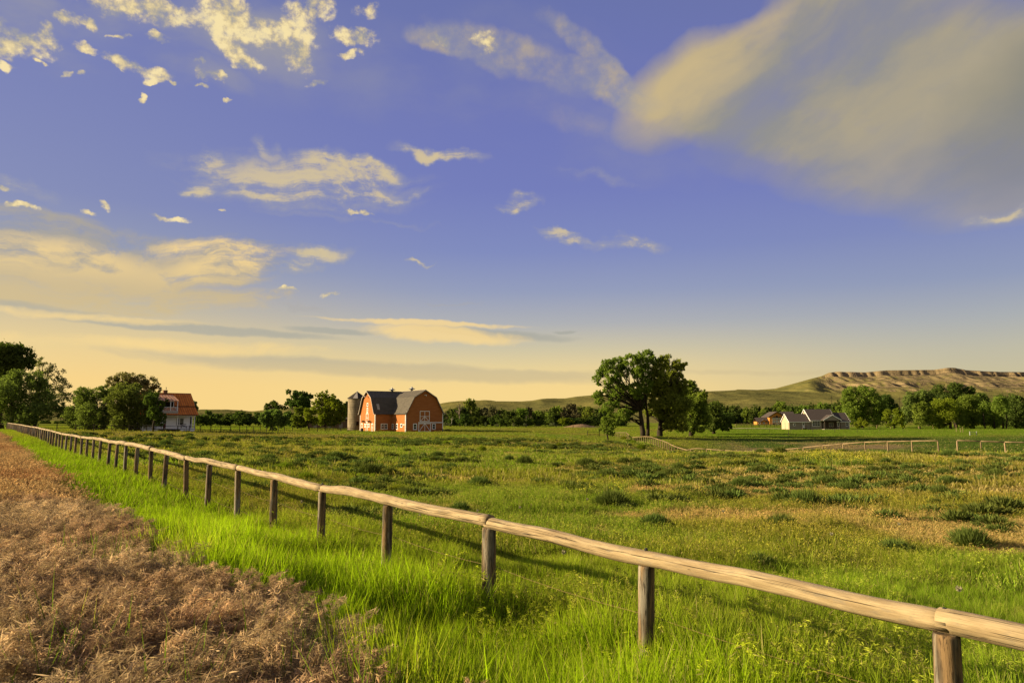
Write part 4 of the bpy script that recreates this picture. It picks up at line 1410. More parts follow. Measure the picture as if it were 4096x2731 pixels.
# ----------------------------------------------------------------- white farmhouse
def farmhouse():
    o = on(686, 146); o.z = P(686, 1724, 146).z
    rz = R(41)
    root = empty('farmhouse', o, rz, 'white farmhouse with rusty red metal roof, front porch and upstairs dormer balcony', 'house')
    hw = 5.0; PZ = 0.55; EZ = 3.3
    MB().box(-hw, hw, 1.7, 9.3, -.4, EZ + .05).build('wall', M['house_white'], root)
    MB().prism([(1.9, EZ + .05), (9.3, EZ + .05), (9.3, 4.0), (5.4, 7.5), (2.5, 5.15), (1.9, 4.4)], 'x', -hw + .02, hw - .02).build('gable_wall', M['house_white'], root)
    # porch
    MB().box(-hw - .1, hw + .1, 0, 1.7, PZ - .15, PZ).build('porch_floor', M['white'], root)
    MB().box(-hw, hw, .05, .12, -.2, PZ - .16).build('porch_skirt', M['house_white'], root)
    MB().box(-hw - .15, hw + .15, .02, .2, EZ - .28, EZ - .03).build('porch_beam', M['white'], root)
    for x in (-4.9, -3.2, -1.25, 1.62, 4.92):
        MB().box(x - .075, x + .075, .05, .2, PZ, EZ - .28).build('porch_post', M['white'], root)
    for x0, x1 in ((1.7, 4.85), (-4.8, -1.3)):
        r = MB(); r.box(x0, x1, .09, .15, PZ + .72, PZ + .79); r.box(x0, x1, .09, .15, PZ + .08, PZ + .13)
        r.box(x0, x1, .10, .14, PZ + .38, PZ + .42)
        n = int((x1 - x0) / .22)
        for i in range(n):
            x = x0 + (i + .5) * (x1 - x0) / n; r.box(x - .015, x + .015, .10, .14, PZ + .13, PZ + .72)
        r.build('railing', M['white'], root)
    # door, windows
    d = MB().box(-1.15, -.2, 1.64, 1.697, PZ, PZ + 2.1).build('door', M['door_red'], root)
    MB().box(-1.02, -.33, 1.61, 1.638, PZ + .95, PZ + 1.95).build('door_glass', M['glass_curtain'], d)
    MB().box(-1.27, -1.15, 1.6, 1.696, PZ, PZ + 2.2).box(-.2, -.08, 1.6, 1.696, PZ, PZ + 2.2).box(-1.15, -.2, 1.6, 1.696, PZ + 2.1, PZ + 2.2).build('door_frame', M['white'], root)
    window(root, M['white'], (1.75, 1.7, PZ + .55), (1, 0, 0), .72, 1.6, 1, 2, fw=.1)
    window(root, M['white'], (2.42, 1.7, PZ + .55), (1, 0, 0), .9, 1.6, 1, 2, fw=.1)
    window(root, M['white'], (-3.6, 1.7, PZ + .55), (1, 0, 0), .9, 1.6, 1, 2, fw=.1)
    MB().box(4.55, 4.8, 1.64, 1.697, PZ, 2.9).build('recess_shade', M['dark'], root)  # flat dark panel on the wall stands in for shade
    # steps with hand rails
    s = MB()
    for i in range(4):
        s.box(-1.9 - i * .05, 1.9 + i * .05, -1.15 + .28 * i, -.87 + .28 * i + (0.02 if i == 3 else 0), -.3, -.02 + .14 * i)
    s.build('steps', M['dark_wood'], root)
    for x in (-2.05, 2.0):
        MB().bar((x, -.05, 1.45), (x + (-.75 if x < 0 else 1.15), -1.0, .78), .06, .08).bar((x + (-.70 if x < 0 else 1.1), -.95, -.1), (x + (-.70 if x < 0 else 1.1), -.95, .8), .05, .05).build('hand_rail', M['dark_wood'], root)
    # roof: lower and upper front slopes, back slope, in standing seam panels
    def panels(x0, x1, a, b, mat, pan=.45, skew=0):
        a, b = Vector(a), Vector(b); d = (b - a).normalized(); nn = Vector((-d.y, d.x))
        if nn.y < 0: nn = -nn
        n = max(1, round((x1 - x0) / pan))
        for i in range(n):
            l0 = x0 + (x1 - x0) * i / n; l1 = x0 + (x1 - x0) * (i + 1) / n
            q = [a, b, b + nn * .05, a + nn * .05]
            po = MB().prism([(p.x, p.y) for p in q], 'x', l0 + .02, l1 - .02).build('roof_panel', mat, root)
            q = [a, b, b + nn * .10, a + nn * .10]
            MB().prism([(p.x, p.y) for p in q], 'x', l1 - .0195, l1 + .0195).build('seam', M['rust_seam'], po)
    X1 = hw + .55
    panels(-X1, X1, (-.35, EZ), (2.1, EZ + 1.65), M['rust_roof'])
    panels(-X1, X1, (2.15, EZ + 1.85), (5.5, 7.85), M['rust_roof'])
    panels(-X1, X1, (9.9, EZ + .3), (5.5, 7.85), M['rust_roof'], .9)
    MB().box(-X1, X1, 2.05, 2.16, EZ + 1.60, EZ + 1.86).build('roof_step', M['dark_wood'], root)
    MB().box(-X1, X1, -.42, -.36, EZ - .08, EZ + .09).build('gutter', M['rust_seam'], root)
    MB().box(-X1, X1, 5.36, 5.64, 7.84, 7.96).build('ridge_cap', M['rust_seam'], root)
    # dormer with balcony
    x0, x1 = -3.6, 1.25
    MB().box(x0 + .1, x1, 1.9, 4.9, 4.0, 6.15).build('dormer_wall', M['house_white'], root)
    a, b = Vector((-.05, 6.12)), Vector((4.6, 7.45))
    n = 9
    for i in range(n):
        l0 = x0 - .1 + (x1 - x0 + .5) * i / n; l1 = x0 - .1 + (x1 - x0 + .5) * (i + 1) / n
        po = MB().prism([(a.x, a.y), (b.x, b.y), (b.x, b.y + .07), (a.x, a.y + .07)], 'x', l0 + .02, l1 - .02).build('dormer_roof_panel', M['pink_roof'], root)
        MB().prism([(a.x, a.y), (b.x, b.y), (b.x, b.y + .11), (a.x, a.y + .11)], 'x', l1 - .0195, l1 + .0195).build('seam', M['rust_seam'], po)
    MB().box(x0 + .3, x1 - .15, 1.84, 1.897, 4.35, 6.0).build('balcony_shade_panel', M['dark'], root)  # dark sheet painted in for the shaded balcony interior
    MB().box(x0, x1 + .35, .0, 1.9, 3.95, 4.12).build('balcony_floor', M['white'], root)
    MB().box(x0, x1 + .35, -.04, -.003, 3.6, 4.1).build('balcony_fascia', M['greytrim'], root)
    r = MB(); r.box(x0, x1 + .33, .03, .09, 4.85, 4.92)
    for i in range(26):
        x = x0 + .08 + i * (x1 + .3 - x0) / 26; r.box(x - .02, x + .02, .04, .08, 4.12, 4.85)
    r.box(x1 + .25, x1 + .33, .09, 1.7, 4.12, 4.9)
    r.build('balcony_railing', M['white'], root)
    for x in (x0 + .1, -1.3, .1, x1 + .2):
        MB().box(x - .06, x + .06, .02, .14, 4.12, 6.12).build('balcony_post', M['white'], root)
    # chimney
    c = MB(); c.box(.0, .75, 5.1, 5.85, 7.2, 8.35); c.box(-.06, .81, 5.04, 5.91, 8.35, 8.5); co = c.build('chimney', M['brick'], root)
    MB().lathe([(.06, 8.4), (.06, 9.05), (.12, 9.06), (.12, 9.14)], 8, (.55, 5.5)).build('stove_pipe', M['dark_metal'], co)
    MB().tube([(hw + .45, 2.2, 3.0), (hw + .45, 2.2, 6.3)], .03, 6).build('mast', M['metal'], root)
    return root


farmhouse()
# chair on the porch of the farmhouse
def porch_chair():
    fr = bpy.data.objects['farmhouse']
    mw = Matrix.Translation(fr.location) @ Matrix.Rotation(R(41), 4, 'Z')
    root = empty('porch_chair', mw @ Vector((3.1, .9, .555)), R(41), 'slatted chair standing on the white farmhouse porch', 'chair')
    MB().box(-.55, .55, -.25, .25, .38, .43).build('seat', M['dark_wood'], root)
    for x in (-.5, .5):
        for y in (-.2, .2):
            MB().box(x - .03, x + .03, y - .03, y + .03, 0, .38).build('leg', M['dark_wood'], root)
    b = MB()
    b.box(-.55, .55, .2, .25, .85, .92)
    for i in range(8): b.box(-.52 + i * .14, -.48 + i * .14, .2, .24, .43, .85)
    b.build('backrest', M['dark_wood'], root)


porch_chair()

# ----------------------------------------------------------------- grey ranch house
def gable_roof(root, x0, x1, y0, y1, eave, ridge, mat, ov=.35, th=.16, name='roof', fascia=True, xo0=.35, xo1=.35, fm=None):
    ym = (y0 + y1) / 2
    k = (ridge - eave) / (ym - y0)
    for sg in (0, 1):
        a = (y0 - ov, eave - k * ov) if not sg else (y1 + ov, eave - k * ov)
        b = (ym, ridge)
        MB().prism([a, b, (b[0], b[1] + th), (a[0], a[1] + th)], 'x', x0 - xo0, x1 + xo1).build(name, mat, root)
        if fascia:
            for xx in (x0 - xo0 - .035, x1 + xo1 + .003):
                MB().prism([(a[0], a[1] - .06), (b[0], b[1] - .06), (b[0], b[1] + th + .02), (a[0], a[1] + th + .02)], 'x', xx, xx + .032).build('barge_board', fm or M['white'], root)
            if sg == 0:
                MB().box(x0 - xo0, x1 + xo1, a[0] - .06, a[0] - .003, a[1] - .04, a[1] + th - .02).build('gutter', fm or M['white'], root)


def ranch():
    o = on(3150, 246); o.z = P(3150, 1716, 246).z
    root = empty('ranch_house', o, R(0), 'long grey one-storey ranch house with dark shingle roof and covered porch', 'house')
    root.scale = (.885, 1, 1)
    gs, cr = M['grey_siding'], M['cream']
    MB().box(0, 8.2, 0, 7, -.4, 2.62).build('garage_wall', gs, root)
    MB().prism([(0, -.4), (7, -.4), (7, 2.6), (3.5, 5.15), (0, 2.6)], 'x', -.06, -.003).build('garage_gable', cr, root)
    gable_roof(root, 0, 8.0, 0, 7, 2.62, 5.15, M['asphalt_roof'], xo1=0)
    MB().box(8.2, 18.2, -.25, 9, -.4, 3.1).build('wall', gs, root)
    MB().prism([(-.25, 3.1), (9, 3.1), (4.4, 6.7)], 'x', 8.15, 8.21).build('gable_wall', cr, root)
    gable_roof(root, 8.2, 18.0, -.25, 9, 3.12, 6.75, M['asphalt_roof'], xo1=.1)
    MB().box(18.2, 23.4, .2, 7.4, -.4, 2.6).build('wing_wall', gs, root)
    MB().prism([(.2, 2.6), (7.4, 2.6), (3.8, 5.5)], 'x', 23.36, 23.42).build('wing_gable', gs, root)
    gable_roof(root, 15.0, 23.4, .2, 7.4, 2.75, 5.55, M['asphalt_roof'], xo0=0)
    # porch gable, ridge along y
    px0, px1 = 12.4, 18.6; pm = (px0 + px1) / 2
    for sg in (-1, 1):
        ex = pm + sg * (3.1 + .45)
        poly = [(ex, 2.95), (pm, 4.75), (pm, 4.93), (ex, 3.13)]
        MB().prism(poly, 'y', -2.6, 4.0).build('porch_roof', M['asphalt_roof'], root)
        MB().prism([(ex, 2.86), (pm, 4.66), (pm, 4.96), (ex, 3.16)], 'y', -2.68, -2.61).build('barge_board', M['white'], root)
    MB().prism([(px0 + .3, 3.0), (px1 - .3, 3.0), (pm, 4.6)], 'y', -2.5, -2.42).build('porch_gable', gs, root)
    MB().box(px0, px1, -2.5, -2.2, 2.75, 3.0).build('porch_beam', M['dark_wood'], root)
    for x in (px0 + .1, px1 - .3):
        MB().box(x, x + .28, -2.48, -2.2, -.2, 2.75).build('porch_post', M['dark_wood'], root)
    MB().box(px0 - .1, px1 + .1, -2.6, -.26, -.35, .08).build('porch_floor', M['greytrim'], root)
    MB().box(px0 + .1, px1 - .4, -.30, -.253, .1, 2.9).build('porch_back', M['dark_wood'], root)
    window(root, M['greytrim'], (13.0, -.31, .15), (1, 0, 0), .85, 2.0, 1, 1, fw=.1)
    window(root, M['greytrim'], (15.2, -.31, .8), (1, 0, 0), 1.7, 1.5, 2, 1, fw=.1)
    window(root, M['white'], (1.45, 0, 1.1), (1, 0, 0), .85, .85, 1, 1, fw=.12)
    d = MB().box(5.0, 5.85, -.06, -.003, .4, 2.35).build('door', M['white'], root)
    MB().box(5.15, 5.7, -.09, -.062, 1.4, 2.15).build('door_glass', M['glass'], d)
    s = MB(); s.box(4.7, 6.2, -1.1, -.07, -.3, .35); s.box(4.65, 4.75, -1.1, -1.0, .35, 1.2); s.box(6.15, 6.25, -1.1, -1.0, .35, 1.2); s.box(4.65, 6.25, -1.1, -1.05, 1.1, 1.2)
    s.build('steps', M['dark_wood'], root)
    window(root, M['white'], (8.75, -.25, .95), (1, 0, 0), 3.1, 2.05, 3, 3, fw=.12)
    window(root, M['white'], (18.75, .2, 1.0), (1, 0, 0), .75, 1.4, 1, 2, fw=.12)
    window(root, M['white'], (22.0, .2, 1.0), (1, 0, 0), .95, 1.45, 1, 2, fw=.12)
    MB().box(23.3, 23.46, .14, .19, -.4, 2.6).build('corner_board', M['white'], root)
    # two garage doors on the gable end
    for yy in (.7, 3.8):
        g = MB().box(-.10, -.064, yy, yy + 2.5, -.2, 2.25).build('garage_door', M['cream'], root)
        MB().box(-.16, -.101, yy - .18, yy - .02, -.2, 2.4).build('door_frame', M['greytrim'], g)
    return root


ranch()


def cabin():
    o = on(3072, 400); o.z = P(3072, 1700, 400).z
    root = empty('log_house', o, R(-4), 'golden log house with tall arched gable windows behind the grey ranch house', 'house')
    lg = M['cabin_log']; W = 8.0
    MB().prism([(0, -.5), (W, -.5), (W, 4.9), (W / 2, 7.3), (0, 4.9)], 'y', 0, 14).build('wall', lg, root)
    for sg in (-1, 1):
        ex = W / 2 + sg * (W / 2 + .8)
        ez = 4.42
        MB().prism([(ex, ez), (W / 2, 7.35), (W / 2, 7.6), (ex, ez + .25)], 'y', -1.0, 14.4).build('roof', M['asphalt_roof'], root)
        MB().prism([(ex, ez - .08), (W / 2, 7.27), (W / 2, 7.62), (ex, ez + .27)], 'y', -1.08, -1.01).build('barge_board', M['trunk'], root)
    # gable windows: 3 columns, 3 rows and an arched head
    for i, (xa, xb) in enumerate(((1.5, 2.9), (3.1, 4.9), (5.1, 6.5))):
        for j, (za, zb) in enumerate(((.1, 1.1), (1.3, 2.6), (2.8, 4.1))):
            window(root, M['greytrim'] if i == 1 else M['greytrim'], (xa, 0, za), (1, 0, 0), xb - xa, zb - za, 2 if i == 1 else 1, 1, fw=.12, glass=M['glass_curtain'] if (i == 1 or j > 0) else M['glass'])
    pts = [(3.1, 4.2)] + [(4 + .9 * math.cos(a), 4.2 + 1.15 * math.sin(a)) for a in np.linspace(PI, 0, 9)][1:-1] + [(4.9, 4.2)]
    MB().prism(pts, 'y', -.05, -.003).build('arched_window', M['glass'], root)
    MB().prism([(1.6, 4.2), (2.9, 4.2), (2.9, 4.95)], 'y', -.05, -.003).build('arched_window', M['glass'], root)
    MB().prism([(5.1, 4.2), (6.4, 4.2), (5.1, 4.95)], 'y', -.05, -.003).build('arched_window', M['glass'], root)
    # left wing
    MB().box(-6.6, -.003, 1, 8, -.5, 2.0).build('wing_wall', lg, root)
    gable_roof(root, -6.6, -.4, 1, 8, 2.0, 4.1, M['asphalt_roof'], xo1=.35, fascia=False)
    MB().prism([(-4.6, 2.0), (-1.2, 2.0), (-2.9, 3.0)], 'y', .6, .75).build('wing_gable', lg, root)
    for sg in (-1, 1):
        ex = -2.9 + sg * 2.2
        MB().prism([(ex, 1.85), (-2.9, 3.05), (-2.9, 3.2), (ex, 2.0)], 'y', .3, 4.5).build('porch_roof', M['asphalt_roof'], root)
    window(root, M['white'], (-5.7, 1, .6), (1, 0, 0), 1.0, 1.0, 1, 1, fw=.12)
    window(root, M['white'], (-3.4, .99, .7), (1, 0, 0), 1.0, .8, 1, 1, fw=.12)
    window(root, M['greytrim'], (-.9, .99, .5), (1, 0, 0), .7, 1.1, 1, 1, fw=.12)
    # right body
    MB().box(W + .003, W + 7, 4, 11, -.5, 4.4).build('rear_wall', lg, root)
    gable_roof(root, W, W + 7, 3.2, 11.8, 4.6, 7.5, M['asphalt_roof'], fascia=False, xo0=-.2)
    return root


cabin()

# driveway strip in front of the paddock
def drive():
    pts = [on(p, y) for p, y in ((2925, 268), (3000, 266), (3080, 262), (3152, 256))]
    vs, fs = [], []
    for i, p in enumerate(pts):
        for k in (0, 1):
            y = p.y + k * 10
            vs.append((p.x, y, gz(p.x, y) + .12))
    for i in range(len(pts) - 1): fs.append((2 * i, 2 * i + 2, 2 * i + 3, 2 * i + 1))
    me = bpy.data.meshes.new('driveway'); me.from_pydata(vs, [], fs); me.materials.append(pmat('pale_gravel', (.42, .34, .21), 1)[0])
    tag(link('driveway', me), kind='structure')


drive()

# ----------------------------------------------------------------- trees
nrng = np.random.default_rng(11)


def leaf_cloud(lobes, nleaf, size, mat, name='crown', seed=1, shell=0.55, gap=0.0, squash=1.0, droop=0.0):
    """lobes: list of (x, y, z, rx, ry, rz); leaves scattered through them, thicker near the shell, in twig clusters"""
    g = np.random.default_rng(seed)
    lob = np.array(lobes, float)
    vol = (lob[:, 3] * lob[:, 4] * lob[:, 5]) ** (2 / 3)
    cnt = np.maximum(3, (nleaf * vol / vol.sum()).astype(int))
    Pn = []
    for (x, y, z, rx, ry, rz), c in zip(lob, cnt):
        ncl = max(6, c // 14)
        d = g.normal(size=(ncl, 3)); d /= np.linalg.norm(d, axis=1)[:, None]
        rad = (shell + (1 - shell) * g.random(ncl) ** 0.5) * (0.80 + 0.35 * g.random(ncl))
        d[:, 2] *= squash
        cl = d * rad[:, None]
        idx = g.integers(0, ncl, c)
        p = cl[idx] + g.normal(size=(c, 3)) * 0.13
        p *= (rx, ry, rz); p += (x, y, z)
        Pn.append(p)
    p = np.concatenate(Pn)
    n = len(p)
    # leaf quads: rhombi with random orientation
    a = g.normal(size=(n, 3)); a[:, 2] -= droop; a /= np.linalg.norm(a, axis=1)[:, None]
    b = np.cross(a, g.normal(size=(n, 3))); b /= np.linalg.norm(b, axis=1)[:, None]
    s = size * (0.6 + 0.8 * g.random(n))[:, None]
    V = np.stack([p - a * s, p + b * s * .45, p + a * s, p - b * s * .45], 1).reshape(-1, 3)
    F = np.arange(4 * n).reshape(-1, 4)
    return np_mesh(name, V, F, [mat])


def branch(mb, a, b, r0, r1, bend=0.12, n=4, seed=0, sides=7):
    g = random.Random(seed)
    a, b = Vector(a), Vector(b)
    ln = (b - a).length
    pts = []
    off = Vector((g.uniform(-1, 1), g.uniform(-1, 1), g.uniform(-.2, .8))) * bend * ln
    for i in range(n + 1):
        f = i / n
        pts.append(a.lerp(b, f) + off * math.sin(f * PI) + Vector((g.uniform(-1, 1), g.uniform(-1, 1), 0)) * ln * 0.02 * (0 < i < n))
    rad = [r0 + (r1 - r0) * i / n for i in range(n + 1)]
    mb.tube(pts, rad, sides, caps=True)
    return pts


def tree(name, base, lobes, label, mat='cotton', nleaf=8000, size=0.3, trunks=None, cat='tree', group=None, seed=1, shell=.5, tr=.35, limbmat='trunk', fork=0.35, droop=0., nlimb=None):
    root = empty(name, base, 0, label, cat, group)
    mb = MB()
    trunks = trunks or [(0, 0, tr)]
    tops = []
    zc = min(l[2] for l in lobes); zt = max(l[2] for l in lobes)
    for k, (tx, ty, r) in enumerate(trunks):
        hf = zc + (zt - zc) * fork
        pts = branch(mb, (tx, ty, -.3), (tx * 1.0 + nrng.uniform(-.5, .5), ty, hf), r * 1.25, r * .75, .03, 5, seed + k, 9)
        tops.append((pts[-1], r * .75, pts))
    for k, l in enumerate(lobes if nlimb is None else lobes[:nlimb]):
        c = Vector(l[:3])
        tp = min(tops, key=lambda q: (Vector((q[0].x, q[0].y, 0)) - Vector((c.x, c.y, 0))).length)
        st = tp[0] if c.z > tp[0].z else tp[2][min(len(tp[2]) - 2, max(2, int(5 * c.z / max(tp[0].z, .1)) - 1))]
        branch(mb, st, c, tp[1] * .55, .04, .12, 4, seed * 7 + k, 6)
        for j in range(2):
            e = c + Vector((nrng.uniform(-1, 1) * l[3], nrng.uniform(-1, 1) * l[4], nrng.uniform(-.3, 1) * l[5])) * .8
            branch(mb, st.lerp(c, .6), e, tp[1] * .22, .02, .1, 3, seed * 13 + k * 3 + j, 4)
    mb.build('trunk', M[limbmat], root, smooth=True)
    link('crown', leaf_cloud(lobes, nleaf, size, L[mat], seed=seed, shell=shell, droop=droop), root)
    return root


def crop_lobes(ls, ox, oy, sc, base, Y, dep=0.8, seed=0, flat=1.0):
    """lobes measured on the photograph -> local metres round the base"""
    g = random.Random(seed)
    out = []
    for cx, cy, r in ls:
        px, py = ox + cx * sc, oy + cy * sc
        m = r * sc * Y / FPX
        w = P(px, py, Y) - base
        dy = g.uniform(-1, 1) * 3.0 * dep
        k = 1 + dy / Y
        out.append((w.x * k, dy, w.z * k, m, m * 1.05, m * .92 * flat))
    return out


# the great cottonwood pair and what stands behind it
YT = 156.0
bt = on(2580, YT)
lobA = [(430, 290, 90), (495, 240, 50), (350, 390, 75), (300, 480, 55), (340, 540, 40), (480, 420, 85), (420, 520, 55), (620, 260, 100), (760, 210, 90), (860, 180, 75), (700, 370, 105), (560, 490, 75),
        (1040, 150, 85), (940, 240, 90), (1110, 220, 70), (850, 380, 95), (980, 360, 100), (500, 640, 85), (620, 610, 105), (330, 700, 70), (360, 780, 65), (440, 860, 80), (730, 680, 105), (560, 740, 85), (820, 600, 100), (540, 830, 50),
        (800, 900, 85), (680, 950, 85), (610, 990, 60), (900, 800, 80), (880, 880, 60), (960, 840, 70), (860, 700, 70), (760, 1000, 60), (960, 560, 110), (960, 720, 90), (400, 920, 40), (280, 690, 40)]
tree('cottonwood_tree', bt, crop_lobes(lobA, 2300, 1380, .287, bt, YT, 1.0, 3), 'tall spreading cottonwood with open crown, twin trunks behind the winding pole fence', 'cotton', 27000, .24,
     trunks=[((2567 - 2580) / FPX * YT, 0, .50), ((2590 - 2580) / FPX * YT, 1.2, .36)], seed=5, shell=.62, fork=.10)
bt2 = on(2634, YT + 3)
lobB = [(1190, 240, 80), (1300, 210, 85), (1390, 270, 80), (1480, 310, 70), (1500, 270, 40), (1130, 330, 90), (1300, 390, 120), (1120, 460, 130), (1420, 440, 100), (1200, 620, 140), (1060, 620, 120), (1370, 600, 140), (1480, 540, 70), (1490, 660, 110),
        (1220, 800, 110), (1080, 820, 90), (1350, 790, 130), (1480, 830, 130), (1180, 930, 95), (1060, 950, 70), (1300, 980, 110), (1420, 1060, 110), (1300, 1110, 80), (1520, 980, 90), (1470, 1150, 60)]
tree('cottonwood_tree', bt2, crop_lobes(lobB, 2300, 1380, .287, bt2, YT + 3, 1.1, 8), 'dense cottonwood with one thick dark trunk joined to the right of the open one', 'cotton_brightened', 30000, .25, trunks=[(0, 0, .6)], seed=9, shell=.5, fork=.08)
bt3 = on(2760, YT + 14)
lobC = [(1590, 560, 80), (1640, 640, 110), (1560, 690, 100), (1700, 760, 100), (1760, 680, 50), (1810, 690, 28), (1600, 820, 120), (1740, 880, 130), (1640, 970, 120), (1780, 1010, 110), (1600, 1090, 95), (1730, 1100, 100), (1560, 1150, 60), (1640, 1150, 70), (1720, 1170, 60), (1480, 1180, 50)]
tree('cottonwood_tree', bt3, crop_lobes(lobC, 2300, 1380, .287, bt3, YT + 14, 1.2, 12), 'rounded cottonwood stepping down behind the right side of the big pair', 'cotton', 15000, .28, trunks=[(0, 0, .5)], seed=15, shell=.5)
bt4 = on(2850, YT + 30)
lobD = [(1900, 880, 100), (1960, 840, 60), (1870, 960, 110), (1980, 950, 95), (1900, 1070, 110), (2030, 1060, 100), (2120, 1100, 80), (2160, 1050, 60), (1880, 1140, 60), (1960, 1130, 60), (2060, 1130, 60), (2160, 1140, 60)]
tree('cottonwood_tree', bt4, crop_lobes(lobD, 2300, 1380, .287, bt4, YT + 30, 1.2, 14), 'low dark tree at the right foot of the cottonwood group', 'dark', 9000, .3, trunks=[(0, 0, .4)], seed=18)
bs = on(2430, YT - 4)
tree('young_cottonwood', bs, crop_lobes([(430, 1060, 75), (500, 1040, 75), (470, 1120, 90), (540, 1090, 65), (410, 1150, 60), (490, 1010, 55), (560, 1020, 50), (600, 1060, 45), (480, 1180, 60), (660, 1000, 60), (720, 1010, 45), (430, 1200, 55), (500, 1215, 55), (370, 1170, 40)], 2300, 1380, .287, bs, YT - 4, .5, 17), 'low bright bushy branch mass at the left foot of the big cottonwood', 'cotton', 4200, .22, trunks=[(0, 0, .15)], seed=21, cat='tree')

# left-hand trees
def hero(px, Y, ls, ox, oy, sc, label, mat, nleaf, size, name='tree', seed=1, dep=1.0, tr=.35, **kw):
    b = on(px, Y)
    return tree(name, b, crop_lobes(ls, ox, oy, sc, b, Y, dep, seed), label, mat, nleaf, size, trunks=kw.pop('trunks', [(0, 0, tr)]), seed=seed, **kw)


C1 = (0, 1350, .3827)
hero(20, 185, [(60, 170, 120), (180, 160, 110), (270, 190, 95), (-60, 200, 140), (120, 280, 130), (260, 270, 100), (340, 270, 70), (-40, 380, 150), (120, 420, 120), (30, 120, 70), (180, 130, 60), (370, 230, 40)], *C1,
     'tall dark green tree rising highest at the left edge', 'dark', 17000, .36, seed=31, tr=.6)
hero(150, 178, [(410, 260, 60), (450, 320, 75), (520, 370, 80), (440, 420, 80), (590, 470, 75), (530, 500, 85), (620, 560, 75), (520, 620, 90), (640, 640, 70), (690, 620, 45), (580, 700, 80), (420, 560, 80), (470, 700, 80)], *C1,
     'airy backlit tree letting the yellow sky through, behind the left willow', 'feath', 5200, .22, seed=33, shell=.85, tr=.35, name='tree')
hero(96, 150, [(190, 430, 100), (80, 440, 90), (20, 520, 110), (300, 440, 90), (120, 560, 140), (280, 580, 140), (380, 480, 90), (400, 650, 110), (220, 720, 150), (60, 700, 140), (380, 790, 110), (500, 760, 90), (560, 720, 70), (-80, 640, 160), (130, 830, 130), (300, 860, 100), (590, 800, 80), (-60, 820, 120), (660, 800, 40)], *C1,
     'broad bushy green willow standing over the far end of the log fence', 'willow', 26000, .22, name='willow_tree', seed=35, trunks=[(-2, 0, .3), (0, 0, .3), (2.5, .5, .25)], droop=.4)
hero(365, 146, [(850, 580, 65), (930, 580, 70), (1010, 580, 75), (1090, 590, 75), (790, 660, 75), (900, 680, 100), (1040, 690, 110), (760, 780, 75), (860, 800, 110), (1010, 810, 120), (1130, 760, 80), (790, 880, 80), (930, 900, 80), (1060, 900, 80), (730, 850, 40), (1120, 860, 60), (1000, 545, 40), (760, 640, 40)], *C1,
     'rounded grey-green willow, second of the row left of the farmhouse', 'willow', 19000, .20, name='willow_tree', seed=37, trunks=[(-1.2, 0, .25), (0, 0, .28), (1.5, .3, .22)], droop=.4, shell=.6)
hero(535, 160, [(1230, 460, 65), (1300, 430, 75), (1390, 440, 75), (1480, 450, 75), (1560, 480, 75), (1600, 550, 55), (1200, 520, 55), (1380, 540, 100), (1500, 560, 90), (1280, 560, 90)], *C1,
     'tree top showing above the willow nearest the farmhouse', 'feath', 9000, .22, seed=39, shell=.7, tr=.35)
hero(525, 143, [(1310, 560, 95), (1400, 600, 110), (1240, 660, 90), (1500, 640, 85), (1340, 720, 130), (1480, 760, 115), (1220, 780, 95), (1300, 860, 110), (1430, 880, 110), (1540, 850, 75), (1200, 880, 60), (1560, 720, 55), (1370, 520, 50)], *C1,
     'full green willow, third of the row, beside the farmhouse', 'willow', 21000, .20, name='willow_tree', seed=41, trunks=[(-1, 0, .25), (.6, 0, .3), (2, .3, .2)], droop=.4)
hero(622, 139, [(1640, 650, 55), (1610, 720, 68), (1665, 740, 45), (1620, 800, 62), (1672, 820, 34), (1615, 880, 52), (1700, 690, 28), (1580, 620, 45), (1700, 640, 26), (1750, 650, 18), (1660, 600, 25)], *C1,
     'dark leafy tree half covering the farmhouse dormer', 'dark', 6500, .19, seed=43, shell=.75, tr=.2)
hero(790, 175, [(2045, 690, 32), (2040, 740, 28), (2070, 690, 22), (2020, 670, 18)], *C1, 'small dark tree crown behind the right wall of the farmhouse', 'dark', 1500, .25, seed=45, tr=.15)

C4 = (1000, 1500, .2126)
hero(1092, 190, [(330, 760, 90), (430, 730, 100), (550, 730, 90), (620, 790, 60), (290, 830, 80), (420, 850, 130), (560, 850, 100), (330, 930, 60), (520, 940, 60), (600, 900, 50), (400, 1040, 45), (450, 1030, 40)], *C4,
     'small round green tree standing by the dark fence midway from farmhouse to barn', 'willow', 9000, .25, seed=51, trunks=[(-.4, 0, .15), (.4, 0, .15)], droop=.3)
hero(1075, 245, [(310, 590, 55), (380, 560, 60), (470, 540, 55), (500, 590, 50), (400, 640, 60), (310, 640, 40), (430, 700, 40), (590, 600, 40), (640, 620, 35), (560, 620, 30)], *C4,
     'dark open-branched tree behind the small round one', 'dark', 3200, .30, seed=53, shell=.8, tr=.25)
hero(1200, 262, [(760, 320, 50), (820, 350, 60), (880, 390, 70), (960, 380, 75), (1040, 400, 75), (1110, 400, 50), (1080, 500, 80), (960, 500, 100), (860, 500, 75), (690, 470, 40), (740, 520, 55), (680, 540, 40), (800, 560, 60), (1020, 600, 100), (900, 640, 90), (1100, 600, 60), (720, 760, 90), (700, 860, 80), (800, 900, 90)], *C4,
     'tall dark green tree with stepped crown left of the silo', 'dark', 13000, .34, seed=55, tr=.45, shell=.45)
